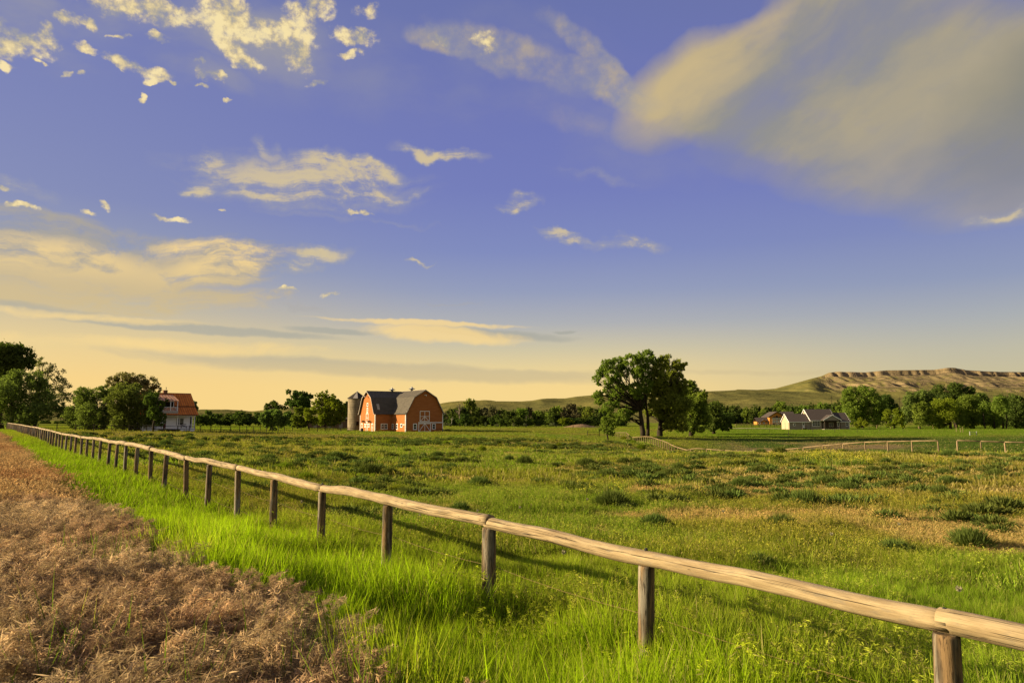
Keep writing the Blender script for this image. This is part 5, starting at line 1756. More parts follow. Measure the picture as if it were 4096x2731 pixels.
hero(1305, 242, [(1390, 360, 55), (1340, 420, 60), (1300, 380, 40), (1430, 430, 80), (1520, 420, 60), (1560, 480, 70), (1360, 540, 110), (1500, 560, 110), (1250, 500, 70), (1640, 560, 80), (1720, 640, 80), (1400, 700, 140), (1580, 720, 130), (1260, 640, 90), (1700, 760, 90), (1350, 840, 120), (1520, 860, 110), (1640, 860, 70), (1190, 520, 40), (1420, 310, 30)], *C4,
     'feathery yellow-green tree, the brightest between farmhouse and silo', 'lime', 18000, .26, seed=57, tr=.4, shell=.6)
hero(1240, 234, [(1100, 680, 70), (1160, 690, 60), (1050, 730, 60), (1140, 770, 80), (1080, 830, 80), (1180, 860, 80), (1020, 880, 60)], *C4,
     'light green bush tree in front of the tall dark one left of the silo', 'lime', 5000, .25, seed=59, tr=.2)
hero(1195, 236, [(880, 650, 55), (960, 640, 50), (900, 730, 70), (860, 820, 70), (950, 820, 70), (900, 920, 80), (1010, 920, 60), (840, 930, 50)], *C4,
     'rounded mid-green tree touching the ground left of the shed', 'cotton', 6000, .26, seed=61, tr=.2)
hero(1378, 268, [(1640, 500, 50), (1700, 540, 55), (1760, 570, 50), (1830, 560, 60), (1800, 650, 70), (1700, 650, 70), (1820, 760, 70), (1720, 800, 80), (1850, 850, 50)], *C4,
     'dark tree showing between the feathery tree and the silo', 'dark', 6000, .36, seed=63, tr=.3)


# far tree line: a few shared shapes, every tree an object of its own
def proto_crown(seed, kind, mat, nleaf=2600, size=.045, tall=1.0):
    g = random.Random(seed)
    lobes = []
    for i in range(13):
        z = g.uniform(.18, .92)
        w = .36 * math.sin(min(1, (1.02 - z) * 1.7) * PI / 2) + .08
        if kind == 'bush': w = .45 * math.sqrt(max(.05, 1 - (z - .3) ** 2 * 1.6))
        a = g.uniform(0, 2 * PI); d = g.uniform(.25, .9) * w
        r = g.uniform(.12, .20)
        lobes.append((d * math.cos(a), d * math.sin(a), z * .97, r, r, r * 1.05))
    lobes.append((0, 0, .5, .22, .22, .32)); lobes.append((0, 0, .25, .26, .26, .2))
    return leaf_cloud(lobes, nleaf, size, L[mat], seed=seed, shell=.45), lobes


def proto_trunk(seed, lobes, mat='trunk'):
    mb = MB(); g = random.Random(seed)
    branch(mb, (0, 0, -.04), (g.uniform(-.03, .03), 0, .5), .035, .018, .05, 4, seed, 7)
    for k, l in enumerate(lobes[:8]):
        branch(mb, (0, 0, g.uniform(.15, .45)), l[:3], .012, .003, .1, 3, seed + k, 4)
    o = mb.build('trunk', M[mat], None, smooth=True)
    me = o.data
    bpy.data.objects.remove(o)
    return me


PROTO = {}
for key, mat, kind in (('line', 'line', 'tree'), ('olive', 'olive', 'tree'), ('dark', 'dark', 'tree'), ('cotton', 'cotton', 'tree'), ('lime', 'lime', 'bush'), ('pale', 'pale', 'bush'), ('bush', 'line', 'bush')):
    PROTO[key] = []
    for s in range(3 if key in ('line', 'cotton') else 2):
        cm, lb = proto_crown(100 + s * 7 + len(key) * 3, kind, mat, 3000)
        PROTO[key].append((cm, proto_trunk(200 + s, lb)))

trng = random.Random(77)


def far_tree(px, top, w, Y, key, label, group=None, name='tree', cat='tree', z=None, base_y=None):
    b = on(px, Y)
    if base_y is not None: b.z = P(px, base_y, Y).z
    H = P(px, top, Y).z - b.z
    Wm = w / FPX * Y
    root = empty(name, b, trng.uniform(0, 6.28), label, cat, group)
    root.scale = (Wm / .78, Wm / .78, H)
    cm, tm = trng.choice(PROTO[key])
    link('crown', cm, root); link('trunk', tm, root)
    return root


S5 = .2764
line5 = [(130, 515, 110, 'olive'), (60, 560, 110, 'dark'), (235, 430, 150, 'line'), (350, 400, 170, 'line'), (465, 318, 165, 'cotton'), (590, 445, 140, 'line'), (720, 470, 150, 'olive'), (800, 455, 120, 'olive'), (930, 480, 150, 'line'), (1030, 465, 150, 'line'), (1130, 500, 130, 'dark'),
         (1240, 458, 150, 'cotton'), (1330, 465, 120, 'olive'), (1440, 500, 160, 'cotton'), (1550, 500, 150, 'line'), (1640, 480, 120, 'dark'), (1710, 440, 220, 'cotton'), (1820, 455, 110, 'line'), (1920, 415, 190, 'olive'), (2060, 445, 140, 'dark'), (2190, 440, 170, 'cotton'), (2310, 480, 140, 'line'),
         (2420, 500, 150, 'line'), (2540, 520, 150, 'cotton'), (2660, 540, 140, 'line'), (860, 560, 130, 'dark'), (400, 560, 150, 'dark'), (680, 580, 150, 'dark'), (1160, 590, 170, 'dark'), (1480, 600, 150, 'bush'), (1960, 620, 200, 'dark'), (2130, 610, 200, 'dark'), (520, 590, 150, 'dark'),
         (1000, 600, 140, 'dark'), (1340, 620, 150, 'dark'), (1620, 600, 140, 'dark'), (250, 600, 130, 'dark'), (2260, 590, 160, 'dark')]
GL = 'trees of the far line between barn and big cottonwood'
LBL = {'line': 'mid-green leafy tree', 'olive': 'greyish thin-leaved tree', 'dark': 'low dark tree', 'cotton': 'bright green rounded tree', 'bush': 'dark bush'}
for cx, ty, w, k in line5:
    far_tree(1750 + cx * S5, 1500 + ty * S5, w * S5 * 1.5, 335 + trng.uniform(-14, 24) - (22 if ty > 550 else 0), k, LBL[k] + ' in the ' + ('left end' if cx < 400 else 'left half' if cx < 800 else 'middle' if cx < 1300 else 'right half' if cx < 1900 else 'right end') + ' of the far line right of the barn', GL, base_y=1705.5)
far_tree(1750 + 1850 * S5, 1500 + 605 * S5, 200 * S5, 300, 'lime', 'bright yellow-green round bush against the dark far trees', None, 'bush', 'bush', base_y=1702)
for cx, ty, w in ((1670, 685, 110), (190, 690, 90), (110, 680, 70), (870, 700, 70), (700, 680, 40), (1100, 680, 40), (1260, 690, 40), (420, 690, 40)):
    far_tree(1750 + cx * S5, 1500 + ty * S5, w * S5, 296, 'pale', 'pale grey-green shrub at the foot of the far tree line', 'pale shrubs along the far tree line', 'shrub', 'shrub', base_y=1705)


def bare_tree(px, top, base_y, Y, label, mat, seed, spread=.22, n=16):
    b = on(px, Y); b.z = P(px, base_y, Y).z
    H = P(px, top, Y).z - b.z
    root = empty('dead_tree', b, 0, label, 'dead tree')
    mb = MB(); g = random.Random(seed)
    tp = branch(mb, (0, 0, -.3), (g.uniform(-.3, .3), 0, H * .62), H * .022, H * .012, .03, 5, seed, 7)
    for i in range(n):
        f = g.uniform(.4, 1.0); st = Vector((0, 0, 0)).lerp(tp[-1], f)
        a = g.uniform(0, 2 * PI); l = g.uniform(.4, 1) * H * spread
        e = st + Vector((math.cos(a) * l, math.sin(a) * l, g.uniform(.5, 1.6) * l))
        e.z = min(e.z, H * g.uniform(.85, 1.0))
        pts = branch(mb, st, e, H * .008, H * .002, .14, 4, seed * 3 + i, 5)
        for j in range(5):
            s = pts[g.randint(1, 4)]
            e2 = s + Vector((g.uniform(-1, 1), g.uniform(-1, 1), g.uniform(.1, 1.2))) * l * .35
            branch(mb, s, e2, H * .003, H * .001, .1, 2, seed + j * 11 + i, 3)
    mb.build('trunk', M[mat], root)


bare_tree(1750 + 330 * S5, 1500 + 235 * S5, 1704, 318, 'tall bare dead tree with twiggy top right of the barn', 'deadwood', 3, .16, 20)
bare_tree(1750 + 210 * S5, 1500 + 570 * S5, 1698, 300, 'pale bleached snag low beside the right corner of the barn', 'deadwood_pale', 5, .25, 7)
bare_tree(1750 + 1290 * S5, 1500 + 500 * S5, 1704, 305, 'bare grey trunk standing in the middle of the far tree line', 'deadwood', 8, .1, 6)

# tree line behind the houses, left far lines
S7 = .255
line7 = [(-180, 120, 170), (-80, 150, 170), (60, 100, 170), (150, 130, 150), (215, 60, 170), (320, 170, 150), (400, 140, 140), (470, 200, 130), (560, 108, 170), (650, 150, 130), (740, 88, 140), (850, 110, 150), (970, 30, 200), (1090, 105, 160), (1180, 130, 140),
         (1250, 105, 160), (1340, 52, 180), (1450, 80, 160), (1560, 55, 170), (1700, 20, 190), (1820, 40, 180), (1640, 110, 160), (100, 230, 190), (280, 260, 170), (520, 230, 190), (700, 230, 180), (1120, 200, 200), (1950, 90, 200), (-300, 160, 180), (-240, 260, 200), (-60, 280, 200)]
for i, (cx, ty, w) in enumerate(line7):
    k = ('cotton', 'line', 'dark')[i % 3] if ty < 190 else 'dark'
    far_tree(2880 + cx * S7, 1590 + ty * S7, w * S7 * 1.35, 470 + trng.uniform(-20, 30), k,
             {'cotton': 'brighter green', 'line': 'mid-green', 'dark': 'dark green'}[k] + (' low' if ty > 190 else ' tall') + ' tree of the far belt ' + ('left of the log house' if cx < 560 else 'right behind the log house' if cx < 1000 else 'behind the ranch house garage' if cx < 1300 else 'behind the ranch house ridge' if cx < 1750 else 'behind the ranch house end'), 'trees behind the two right-hand houses', base_y=1697)
far_tree(2880 + 1775 * S7, 1590 + 190 * S7, 110 * S7, 300, 'lime', 'small bright bush peeping over the ranch house roof', None, 'bush', 'bush')
for i, (px, top, w) in enumerate([(800, 1650, 60), (835, 1640, 70), (880, 1642, 60), (925, 1648, 60), (965, 1640, 70), (1005, 1650, 60), (1040, 1646, 50), (850, 1665, 70), (910, 1665, 70), (980, 1662, 80), (1060, 1655, 60), (1110, 1660, 60), (1150, 1658, 60)]):
    far_tree(px, top, w, 300 + trng.uniform(-10, 20), 'line' if top < 1655 else 'dark', ('taller' if top < 1655 else 'lower') + ' dark tree in the belt right of the farmhouse, ' + ('just beside it' if px < 850 else 'one third along' if px < 930 else 'halfway along' if px < 1020 else 'at its far end'), 'tree belt right of the farmhouse', base_y=1703)
for i, (px, top, w) in enumerate([(205, 1678, 30), (235, 1682, 30), (262, 1680, 30), (285, 1683, 30), (300, 1680, 30), (180, 1679, 30)]):
    far_tree(px, top, w, 420, 'dark', 'tiny distant tree seen through the gap between the left willows', 'distant trees seen between the left willows', base_y=1698)

# right-hand grove
C8 = (3100, 1440, .4235)
hero(3440, 275, [(680, 310, 55), (740, 300, 60), (800, 295, 55), (860, 285, 50), (920, 300, 50), (960, 340, 50), (660, 370, 60), (760, 380, 80), (880, 370, 80), (960, 410, 60), (680, 460, 70), (790, 480, 90), (900, 470, 90), (720, 550, 70), (840, 550, 70), (940, 550, 80), (990, 480, 60)], *C8,
     'large round cottonwood right behind the ranch house', 'cotton', 21600, 0.312, seed=71, tr=.6, name='cottonwood_tree')
hero(3540, 285, [(1010, 370, 45), (1060, 365, 45), (1090, 400, 35), (1030, 440, 60), (1090, 460, 55), (1130, 430, 30), (1010, 520, 60), (1080, 540, 60), (1150, 460, 20)], *C8,
     'smaller dark tree attached to the right of the round cottonwood', 'dark', 8100, 0.312, seed=73, tr=.35)
hero(3440, 240, [(800, 560, 22), (795, 590, 28), (815, 600, 28), (800, 620, 25), (780, 605, 20)], *C8, 'small bright tree on the lawn right of the ranch house', 'lime', 2970, 0.180, seed=75, tr=.1, name='young_tree')
hero(3465, 243, [(855, 605, 14), (858, 622, 16)], *C8, 'dark shrub beside the small bright tree on the lawn', 'dark', 810, 0.164, seed=76, tr=.05, name='shrub', cat='shrub')
hero(3570, 247, [(1090, 500, 35), (1130, 490, 35), (1160, 520, 35), (1080, 550, 35), (1120, 560, 40), (1170, 570, 40), (1075, 605, 26), (1130, 610, 30), (1180, 615, 26)], *C8, 'light green leaning tree at the left end of the right grove', 'lime', 5670, 0.230, seed=77, tr=.25, trunks=[(-.5, 0, .18), (2.5, 0, .15)])
hero(3665, 262, [(1220, 380, 45), (1280, 350, 55), (1350, 335, 60), (1430, 345, 60), (1470, 390, 50), (1230, 450, 60), (1330, 430, 80), (1440, 450, 75), (1260, 540, 75), (1370, 540, 80), (1460, 560, 70)], *C8,
     'grey-green broad tree at the left of the right grove', 'willow', 16200, 0.295, seed=79, tr=.4)
hero(3668, 240, [(1340, 450, 45), (1390, 430, 45), (1420, 470, 45), (1360, 520, 60), (1430, 550, 55), (1330, 580, 45)], *C8, 'mid-green rounded tree in front in the right grove', 'cotton', 8100, 0.246, seed=81, tr=.3)
hero(3810, 268, [(1530, 300, 50), (1580, 275, 50), (1650, 265, 55), (1720, 270, 55), (1790, 290, 50), (1840, 320, 45), (1560, 370, 70), (1680, 370, 100), (1800, 390, 80), (1600, 460, 80), (1740, 470, 100), (1850, 480, 70)], *C8,
     'highest dark tree of the right grove', 'dark', 20250, 0.312, seed=83, tr=.6)
hero(3790, 240, [(1500, 420, 55), (1560, 440, 60), (1620, 420, 60), (1660, 400, 40), (1590, 520, 75), (1500, 530, 65), (1680, 500, 70), (1640, 580, 60), (1540, 600, 50)], *C8, 'tree with sunlit yellow-green clumps in the right grove', 'lime', 10125, 0.246, seed=85, tr=.4, shell=.6)
hero(3880, 243, [(1760, 380, 60), (1830, 380, 60), (1870, 430, 60), (1780, 480, 80), (1880, 520, 75), (1740, 560, 65), (1840, 590, 60)], *C8, 'olive green tree right of the sunlit clumps in the right grove', 'cotton', 12150, 0.262, seed=87, tr=.4)
hero(3960, 262, [(1900, 350, 45), (1960, 350, 45), (2010, 370, 45), (1940, 430, 70), (2040, 450, 60), (1930, 530, 80), (2040, 540, 80)], *C8, 'dark tree in the second row of the right grove', 'dark', 12150, 0.312, seed=89, tr=.4)
hero(3975, 238, [(2060, 390, 50), (2120, 400, 45), (1990, 440, 60), (2080, 470, 70), (2150, 480, 55), (2000, 560, 60), (2110, 570, 70)], *C8, 'broad green tree with pale trunks visible in the right grove', 'cotton', 12825, 0.262, seed=91, trunks=[(-4, 0, .2), (-1, 0, .2), (2, 0, .28), (3, 0, .2)])
hero(4050, 250, [(2180, 370, 45), (2250, 375, 55), (2310, 400, 55), (2330, 470, 60), (2220, 460, 75), (2200, 560, 75), (2300, 570, 80), (2400, 480, 80), (2420, 580, 90)], *C8, 'black-green tree closing the grove at the right edge of the view', 'dark', 16200, 0.295, seed=93, tr=.5)
hero(4240, 250, [(2540, 420, 100), (2640, 460, 90), (2500, 540, 100), (2680, 560, 90)], *C8, 'dark tree of the right grove just past the right edge', 'dark', 6750, 0.328, seed=95, tr=.5)

# dead branch pile right of the barn
def branch_pile():
    b = on(1780, 208); root = empty('branch_pile', b, 0, 'heap of dead branches lying on the grass right of the barn', 'branch pile')
    mb = MB(); g = random.Random(2)
    for i in range(34):
        a = Vector((g.uniform(-1.6, 1.6), g.uniform(-1, 1), g.uniform(0, .7)))
        e = a + Vector((g.uniform(-2, 2), g.uniform(-1, 1), g.uniform(-.3, .5)))
        branch(mb, a, e, .06, .02, .1, 3, i, 5)
    mb.build('branches', M['trunk'], root)


branch_pile()


def dark_barrel():
    bo = on(1452, 203); o = empty('barrel', bo, .3, 'small black barrel tipped against the sunlit barn gable', 'barrel')
    m = MB(); m.lathe([(.36, 0), (.40, .15), (.42, .5), (.40, .85), (.36, 1.0)], 14); m.build('barrel_body', M['dark_metal'], o)
    m = MB(); m.lathe([(.425, .3), (.435, .33), (.425, .36)], 14); m.build('hoop', M['dark_metal'], o)


dark_barrel()

def mound():
    b = on(2320, 292)
    n = 24; vs = []; fs = []
    g = np.random.default_rng(5)
    for j in range(7):
        f = j / 6
        for k in range(n):
            a = 2 * PI * k / n
            r = (1 - f) * (1 + .12 * math.sin(3 * a))
            vs.append((10 * r * math.cos(a), 4 * r * math.sin(a), -.3 + 1.7 * sstep(f, 0, 1.0) + g.uniform(-.06, .06)))
    for j in range(6):
        for k in range(n): fs.append((j * n + k, j * n + (k + 1) % n, (j + 1) * n + (k + 1) % n, (j + 1) * n + k))
    me = bpy.data.meshes.new('mound'); me.from_pydata(vs, [], fs)
    me.materials.append(varied('dry_earth', (.22, .14, .08), (.14, .10, .05), nscale=1.2, rough=1, bump=.5))
    o = link('earth_mound', me); o.location = b
    tag(o, 'low brown earth mound in front of the far trees left of the big cottonwood', 'mound')


mound()


def gate_frame(px, Y, w, h, label, mat):
    b = on(px, Y); root = empty('gate', b, 0, label, 'gate')
    for x in (-w / 2, w / 2):
        small_post('post', h, .09, mat, root, Vector((x, 0, 0)))
    for z in (.35, .8):
        MB().tube([(-w / 2, 0, h * z), (w / 2, 0, h * z)], .04, 6).build('bar', mat, root)


gate_frame(2371, 178, 2.9, 1.35, 'small dark gate standing alone left of the big cottonwood', M['dark_rail'])
gate_frame(3878, 170, 1.6, .9, 'little pipe gate on the meadow before the right grove', M['metal'])
for i, (px, Y, h) in enumerate(((3812, 195, 1.9), (3828, 190, 1.2), (3838, 185, 1.6), (3145, 178, 1.2))):
    r = empty('stake', on(px, Y), 0, ['tall thin stake on the lawn before the right grove', 'short thin stake between the taller two before the right grove', 'thick pale stake nearest the little pipe gate', 'lone dark post on the grass before the ranch house garage'][i], 'stake')
    small_post('pole', h, .06, M['post_pale'] if i < 3 else M['dark_rail'], r, Vector((0, 0, 0)))

# power pole on the hill side
def pole(px, top, Y, label):
    b = on(px, Y) ; b.z = 1.5
    H = P(px, top, Y).z - b.z
    r = empty('utility_pole', b, .4, label, 'utility pole')
    MB().tube([(0, 0, 0), (0, 0, H)], .14, 6).build('pole', M['trunk'], r)
    MB().box(-1.3, 1.3, -.08, .08, H - 1.2, H - .95).build('crossarm', M['trunk'], r)


pole(3593, 1588, 480, 'wooden utility pole against the hillside between the right groves')
pole(3322, 1584, 520, 'utility pole rising behind the ranch house trees')

# ----------------------------------------------------------------- grass, scattered as instances
INST = {}


def blades_mesh(name, n, h, w, spread, lean, mat, seed, seg=3, heads=0, headmat=None, curl=.5, head_len=.12, head_w=.01, hsp=(12, .5)):
    """a tuft: n tapering curved blades, optionally stems that carry seed heads made of many spikelets"""
    g = np.random.default_rng(seed)
    V, F, H, MI = [], [], [], []
    for i in range(n):
        a = g.random() * 2 * PI; r = spread * math.sqrt(g.random())
        b = np.array([r * math.cos(a), r * math.sin(a), 0.])
        da = g.random() * 2 * PI; ln = lean * (0.3 + g.random())
        d = np.array([math.cos(da), math.sin(da), 0]) * ln
        hh = h * (0.55 + 0.6 * g.random())
        side = np.array([-math.sin(da + g.normal() * .6), math.cos(da + g.normal() * .6), 0.])
        ww = w * (0.7 + .6 * g.random())
        base = len(V)
        for k in range(seg + 1):
            f = k / seg
            c = b + d * hh * (f ** 1.6) + np.array([0, 0, hh * (f - curl * ln * f * f * .5)])
            wd = ww * (1 - f) ** .7 * .5 if k < seg else 0
            if k < seg:
                V += [c - side * wd, c + side * wd]; H += [f, f]
            else:
                V += [c]; H += [1.0]
        for k in range(seg - 1):
            s = base + 2 * k
            F.append((s, s + 1, s + 3)); F.append((s, s + 3, s + 2)); MI += [0, 0]
        s = base + 2 * (seg - 1)
        F.append((s, s + 1, s + 2)); MI.append(0)
    for i in range(heads):
        a = g.random() * 2 * PI; r = spread * math.sqrt(g.random())
        b = np.array([r * math.cos(a), r * math.sin(a), 0.])
        da = g.normal() * .9; ln = lean * (0.4 + g.random())
        d = np.array([math.cos(da), math.sin(da), 0]) * ln
        hh = h * (0.60 + 0.60 * g.random())
        top = b + d * hh * .5 + np.array([0, 0, hh])
        side = np.array([0.9 * w, .3 * w, 0]) * .35
        s = len(V); V += [b - side, b + side, top]; H += [0., 0., .6]; F.append((s, s + 1, s + 2)); MI.append(0)
        nod = np.array([math.cos(da), math.sin(da), 0.])
        for k in range(hsp[0]):
            f = g.random()
            c = top - np.array([0, 0, 1]) * head_len * .45 * (1 - f) + nod * head_len * (.55 * f ** 2) + np.array([0, 0, head_len * (.75 * f - .55 * f * f)])
            c = c + g.normal(size=3) * head_len * (.10 * (1 - .6 * f))
            dd = nod * .45 + g.normal(size=3) * .38 + np.array([0, 0, .55 * (1 - f)]) + np.array([0, 0, -hsp[1]]); dd /= np.linalg.norm(dd)
            sd = np.cross(dd, g.normal(size=3)); sd /= np.linalg.norm(sd)
            l = head_len * (.07 + .10 * g.random()); wv = head_w * (.6 + .8 * g.random())
            s = len(V); V += [c - dd * l, c + sd * wv, c + dd * l, c - sd * wv]; hv = .55 + .45 * g.random(); H += [hv] * 4
            F.append((s, s + 1, s + 2)); F.append((s, s + 2, s + 3)); MI += [1, 1]
    me = np_mesh(name, np.array(V), np.array(F), [mat] + ([headmat] if headmat else []), MI)
    at = me.attributes.new('h', 'FLOAT', 'POINT'); at.data.foreach_set('value', np.array(H, dtype=np.float32))
    return me


def scatter(name, label_kind, protos, pts, scl, rot, idx, col):
    """one object whose geometry nodes instance the tufts on a cloud of points"""
    coll = bpy.data.collections.new(name + '_tufts')       # source tufts, not linked to the scene
    for k, me in enumerate(protos):
        coll.objects.link(bpy.data.objects.new('tuft_%02d' % k, me))
    n = len(pts)
    me = bpy.data.meshes.new(name)
    me.vertices.add(n)
    me.vertices.foreach_set('co', np.asarray(pts, dtype=np.float32).ravel())
    for an, ty, key, data in (('scl', 'FLOAT_VECTOR', 'vector', scl), ('rot', 'FLOAT_VECTOR', 'vector', rot), ('col', 'FLOAT_COLOR', 'color', np.concatenate([col, np.ones((n, 1))], 1))):
        a = me.attributes.new(an, ty, 'POINT'); a.data.foreach_set(key, np.asarray(data, dtype=np.float32).ravel())
    a = me.attributes.new('idx', 'INT', 'POINT'); a.data.foreach_set('value', np.asarray(idx, dtype=np.int32))
    me.update()
    o = link(name, me)
    ng = bpy.data.node_groups.new(name + '_scatter', 'GeometryNodeTree')
    ng.interface.new_socket('Geometry', in_out='INPUT', socket_type='NodeSocketGeometry')
    ng.interface.new_socket('Geometry', in_out='OUTPUT', socket_type='NodeSocketGeometry')
    gi = ng.nodes.new('NodeGroupInput'); go = ng.nodes.new('NodeGroupOutput')
    ci = ng.nodes.new('GeometryNodeCollectionInfo')
    ci.inputs['Collection'].default_value = coll
    ci.inputs['Separate Children'].default_value = True
    ci.inputs['Reset Children'].default_value = True
    ip = ng.nodes.new('GeometryNodeInstanceOnPoints')
    ip.inputs['Pick Instance'].default_value = True
    def na(nm, dt):
        q = ng.nodes.new('GeometryNodeInputNamedAttribute'); q.data_type = dt; q.inputs['Name'].default_value = nm
        return q.outputs['Attribute']
    e2r = ng.nodes.new('FunctionNodeEulerToRotation')
    lk = ng.links.new
    lk(gi.outputs[0], ip.inputs['Points']); lk(ci.outputs[0], ip.inputs['Instance'])
    lk(na('idx', 'INT'), ip.inputs['Instance Index'])
    lk(na('rot', 'FLOAT_VECTOR'), e2r.inputs[0]); lk(e2r.outputs[0], ip.inputs['Rotation'])
    lk(na('scl', 'FLOAT_VECTOR'), ip.inputs['Scale'])
    lk(ip.outputs[0], go.inputs[0])
    md = o.modifiers.new('scatter', 'NODES'); md.node_group = ng
    tag(o, label_kind[0], label_kind[1], kind='stuff')
    return o


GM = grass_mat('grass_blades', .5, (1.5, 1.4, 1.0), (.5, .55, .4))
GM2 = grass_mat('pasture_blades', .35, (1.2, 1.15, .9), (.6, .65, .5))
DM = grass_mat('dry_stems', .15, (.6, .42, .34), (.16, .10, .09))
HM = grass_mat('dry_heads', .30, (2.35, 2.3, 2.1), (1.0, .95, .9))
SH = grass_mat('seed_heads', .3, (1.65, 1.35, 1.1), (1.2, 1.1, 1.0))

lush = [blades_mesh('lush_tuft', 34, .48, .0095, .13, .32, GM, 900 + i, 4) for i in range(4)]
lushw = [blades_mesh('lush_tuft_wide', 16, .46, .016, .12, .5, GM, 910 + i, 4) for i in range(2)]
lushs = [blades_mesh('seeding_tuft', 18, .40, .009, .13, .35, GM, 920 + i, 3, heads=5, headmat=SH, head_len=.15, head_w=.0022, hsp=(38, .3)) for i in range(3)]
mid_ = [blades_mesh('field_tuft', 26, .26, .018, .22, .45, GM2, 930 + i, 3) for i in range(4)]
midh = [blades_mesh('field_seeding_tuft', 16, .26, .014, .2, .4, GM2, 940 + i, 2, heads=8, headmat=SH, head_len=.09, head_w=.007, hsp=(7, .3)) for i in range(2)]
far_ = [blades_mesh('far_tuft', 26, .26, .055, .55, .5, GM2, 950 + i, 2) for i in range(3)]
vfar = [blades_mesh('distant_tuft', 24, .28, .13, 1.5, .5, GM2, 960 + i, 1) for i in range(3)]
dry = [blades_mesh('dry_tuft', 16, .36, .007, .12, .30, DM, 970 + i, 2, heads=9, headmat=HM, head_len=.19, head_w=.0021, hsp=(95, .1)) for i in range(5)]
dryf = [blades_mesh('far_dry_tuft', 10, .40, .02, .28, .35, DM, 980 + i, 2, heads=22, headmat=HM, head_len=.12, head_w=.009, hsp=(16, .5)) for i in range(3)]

g = np.random.default_rng(2024)


def cand(n, r0, r1, a0=-40, a1=40):
    r = np.sqrt(g.random(n) * (r1 ** 2 - r0 ** 2) + r0 ** 2)
    a = np.radians(a0 + (a1 - a0) * g.random(n))
    return r * np.sin(a), r * np.cos(a)


def mk(x, y, keep, hs, cmul=None, hv=.25, tilt=.12, sink=.02):
    x, y = x[keep], y[keep]
    c, bw, tw, st = field_col(x, y)
    z = ground(x, y) - sink
    n = len(x)
    s = hs * (1 - hv + 2 * hv * g.random(n))
    rot = np.stack([g.normal(size=n) * tilt, g.normal(size=n) * tilt, g.random(n) * 6.283], 1)
    c = c * (0.8 + .4 * fbm(x * 2.2, y * 2.2, 500, 2))[:, None] * (.85 + .3 * g.random(n))[:, None]
    return np.stack([x, y, z], 1), np.stack([s * (.8 + .4 * g.random(n))] * 2 + [s], 1), rot, c, n, (bw, tw, st)


def in_buildings(x, y):
    m = np.zeros(len(x), bool)
    for nm, (x0, x1, y0, y1) in (('gambrel_barn', (-6, 12.5, -.3, 28)), ('farmhouse', (-5.2, 5.2, -.1, 9.5)), ('ranch_house', (-.3, 24, -2.6, 9.2)), ('silo', (-2.8, 2.8, -2.8, 2.8)), ('shed', (0, 14, 0, 5))):
        o = bpy.data.objects[nm]; c, s = math.cos(o.rotation_euler.z), math.sin(o.rotation_euler.z)
        dx, dy = x - o.location.x, y - o.location.y
        lx, ly = dx * c + dy * s, -dx * s + dy * c
        inside = (lx > x0) & (lx < x1) & (ly > y0) & (ly < y1)
        if nm == 'gambrel_barn': inside &= (lx > -.1) | (ly > 9.9)
        m |= inside
    return m


# lush grass of the strip and the near pasture
x, y = cand(30000, 2.2, 17, -52, 48)
bw = brown_w(x, y); fs_ = fence_side(x, y)
clump = fbm(x * .55, y * .55, 601, 3)
keep = ((bw < .75 * g.random(len(x)) + .1) | (g.random(len(x)) < .035)) & (g.random(len(x)) < .35 + 1.1 * clump)
pts, sc, rot, col, n, (bw_, tw_, st_) = mk(x, y, keep, 1.0)
hgt = .62 + .75 * sstep(fbm(pts[:, 0] * .5, pts[:, 1] * .5, 611, 3), .3, .7)
fs2 = fence_side(pts[:, 0], pts[:, 1])
hgt *= np.where(fs2 > 1.5, .78, 1.0) * (1 - .35 * sstep(np.hypot(pts[:, 0], pts[:, 1]), 9, 17))
sc *= hgt[:, None]
rr = g.random(n)
pat = fbm(pts[:, 0] * .35, pts[:, 1] * .35, 621, 3)
seedy = (rr < .03 + .34 * sstep(pat, .5, .64)) & (fs2 > -1.0)
idx = np.where(seedy, 6 + g.integers(0, 3, n), np.where(rr > .86, 4 + g.integers(0, 2, n), g.integers(0, 4, n)))
bwn = brown_w(pts[:, 0], pts[:, 1])[:, None]
col = np.where(bwn > .45, np.array([.085, .125, .022]) * (.8 + .4 * g.random((n, 1))), col)
scatter('meadow_grass', ('tall lush green grass along the near log fence', 'grass'), lush + lushw + lushs, pts, sc, rot, idx, col)

# lush strip beyond
x, y = cand(26000, 15, 60, -44, 8)
x2, y2 = cand(30000, 58, 150, -44, -25)
k2 = fence_side(x2, y2) > -9
x, y = np.concatenate([x, x2[k2]]), np.concatenate([y, y2[k2]])
fs_ = fence_side(x, y); bw = brown_w(x, y)
keep = (bw < .5) & (fs_ < 1.0)
pts, sc, rot, col, n, _ = mk(x, y, keep, 1.25)
scatter('meadow_grass', ('green grass strip following the log fence into the distance', 'grass'), mid_, pts, sc, rot, g.integers(0, 4, n), col)

# brown roadside grass
x, y = cand(40000, 1.6, 16, -62, 30)
bw = brown_w(x, y)
clump = fbm(x * .9, y * .9, 631, 3)
keep = (bw > .1 + .8 * g.random(len(x))) & (g.random(len(x)) < .15 + .75 * clump)
pts, sc, rot, col, n, _ = mk(x, y, keep, 1.0)
sc *= (.80 + .38 * g.random(n))[:, None]
pn = sstep(fbm(pts[:, 0] * .45, pts[:, 1] * .45, 651, 4), .35, .65)[:, None]
col = (np.array([.205, .135, .078]) * (1 - pn) + np.array([.280, .212, .125]) * pn) * (.42 + .95 * g.random((n, 1)) ** 1.3)
rot[:, 2] = g.normal(size=n) * .7 + .3
scatter('dry_grass', ('brown feathery dry grass filling the lower left corner', 'grass'), dry, pts, sc, rot, g.integers(0, 5, n), col)
x, y = cand(30000, 14, 75, -56, 0)
x2, y2 = cand(30000, 70, 150, -50, -28)
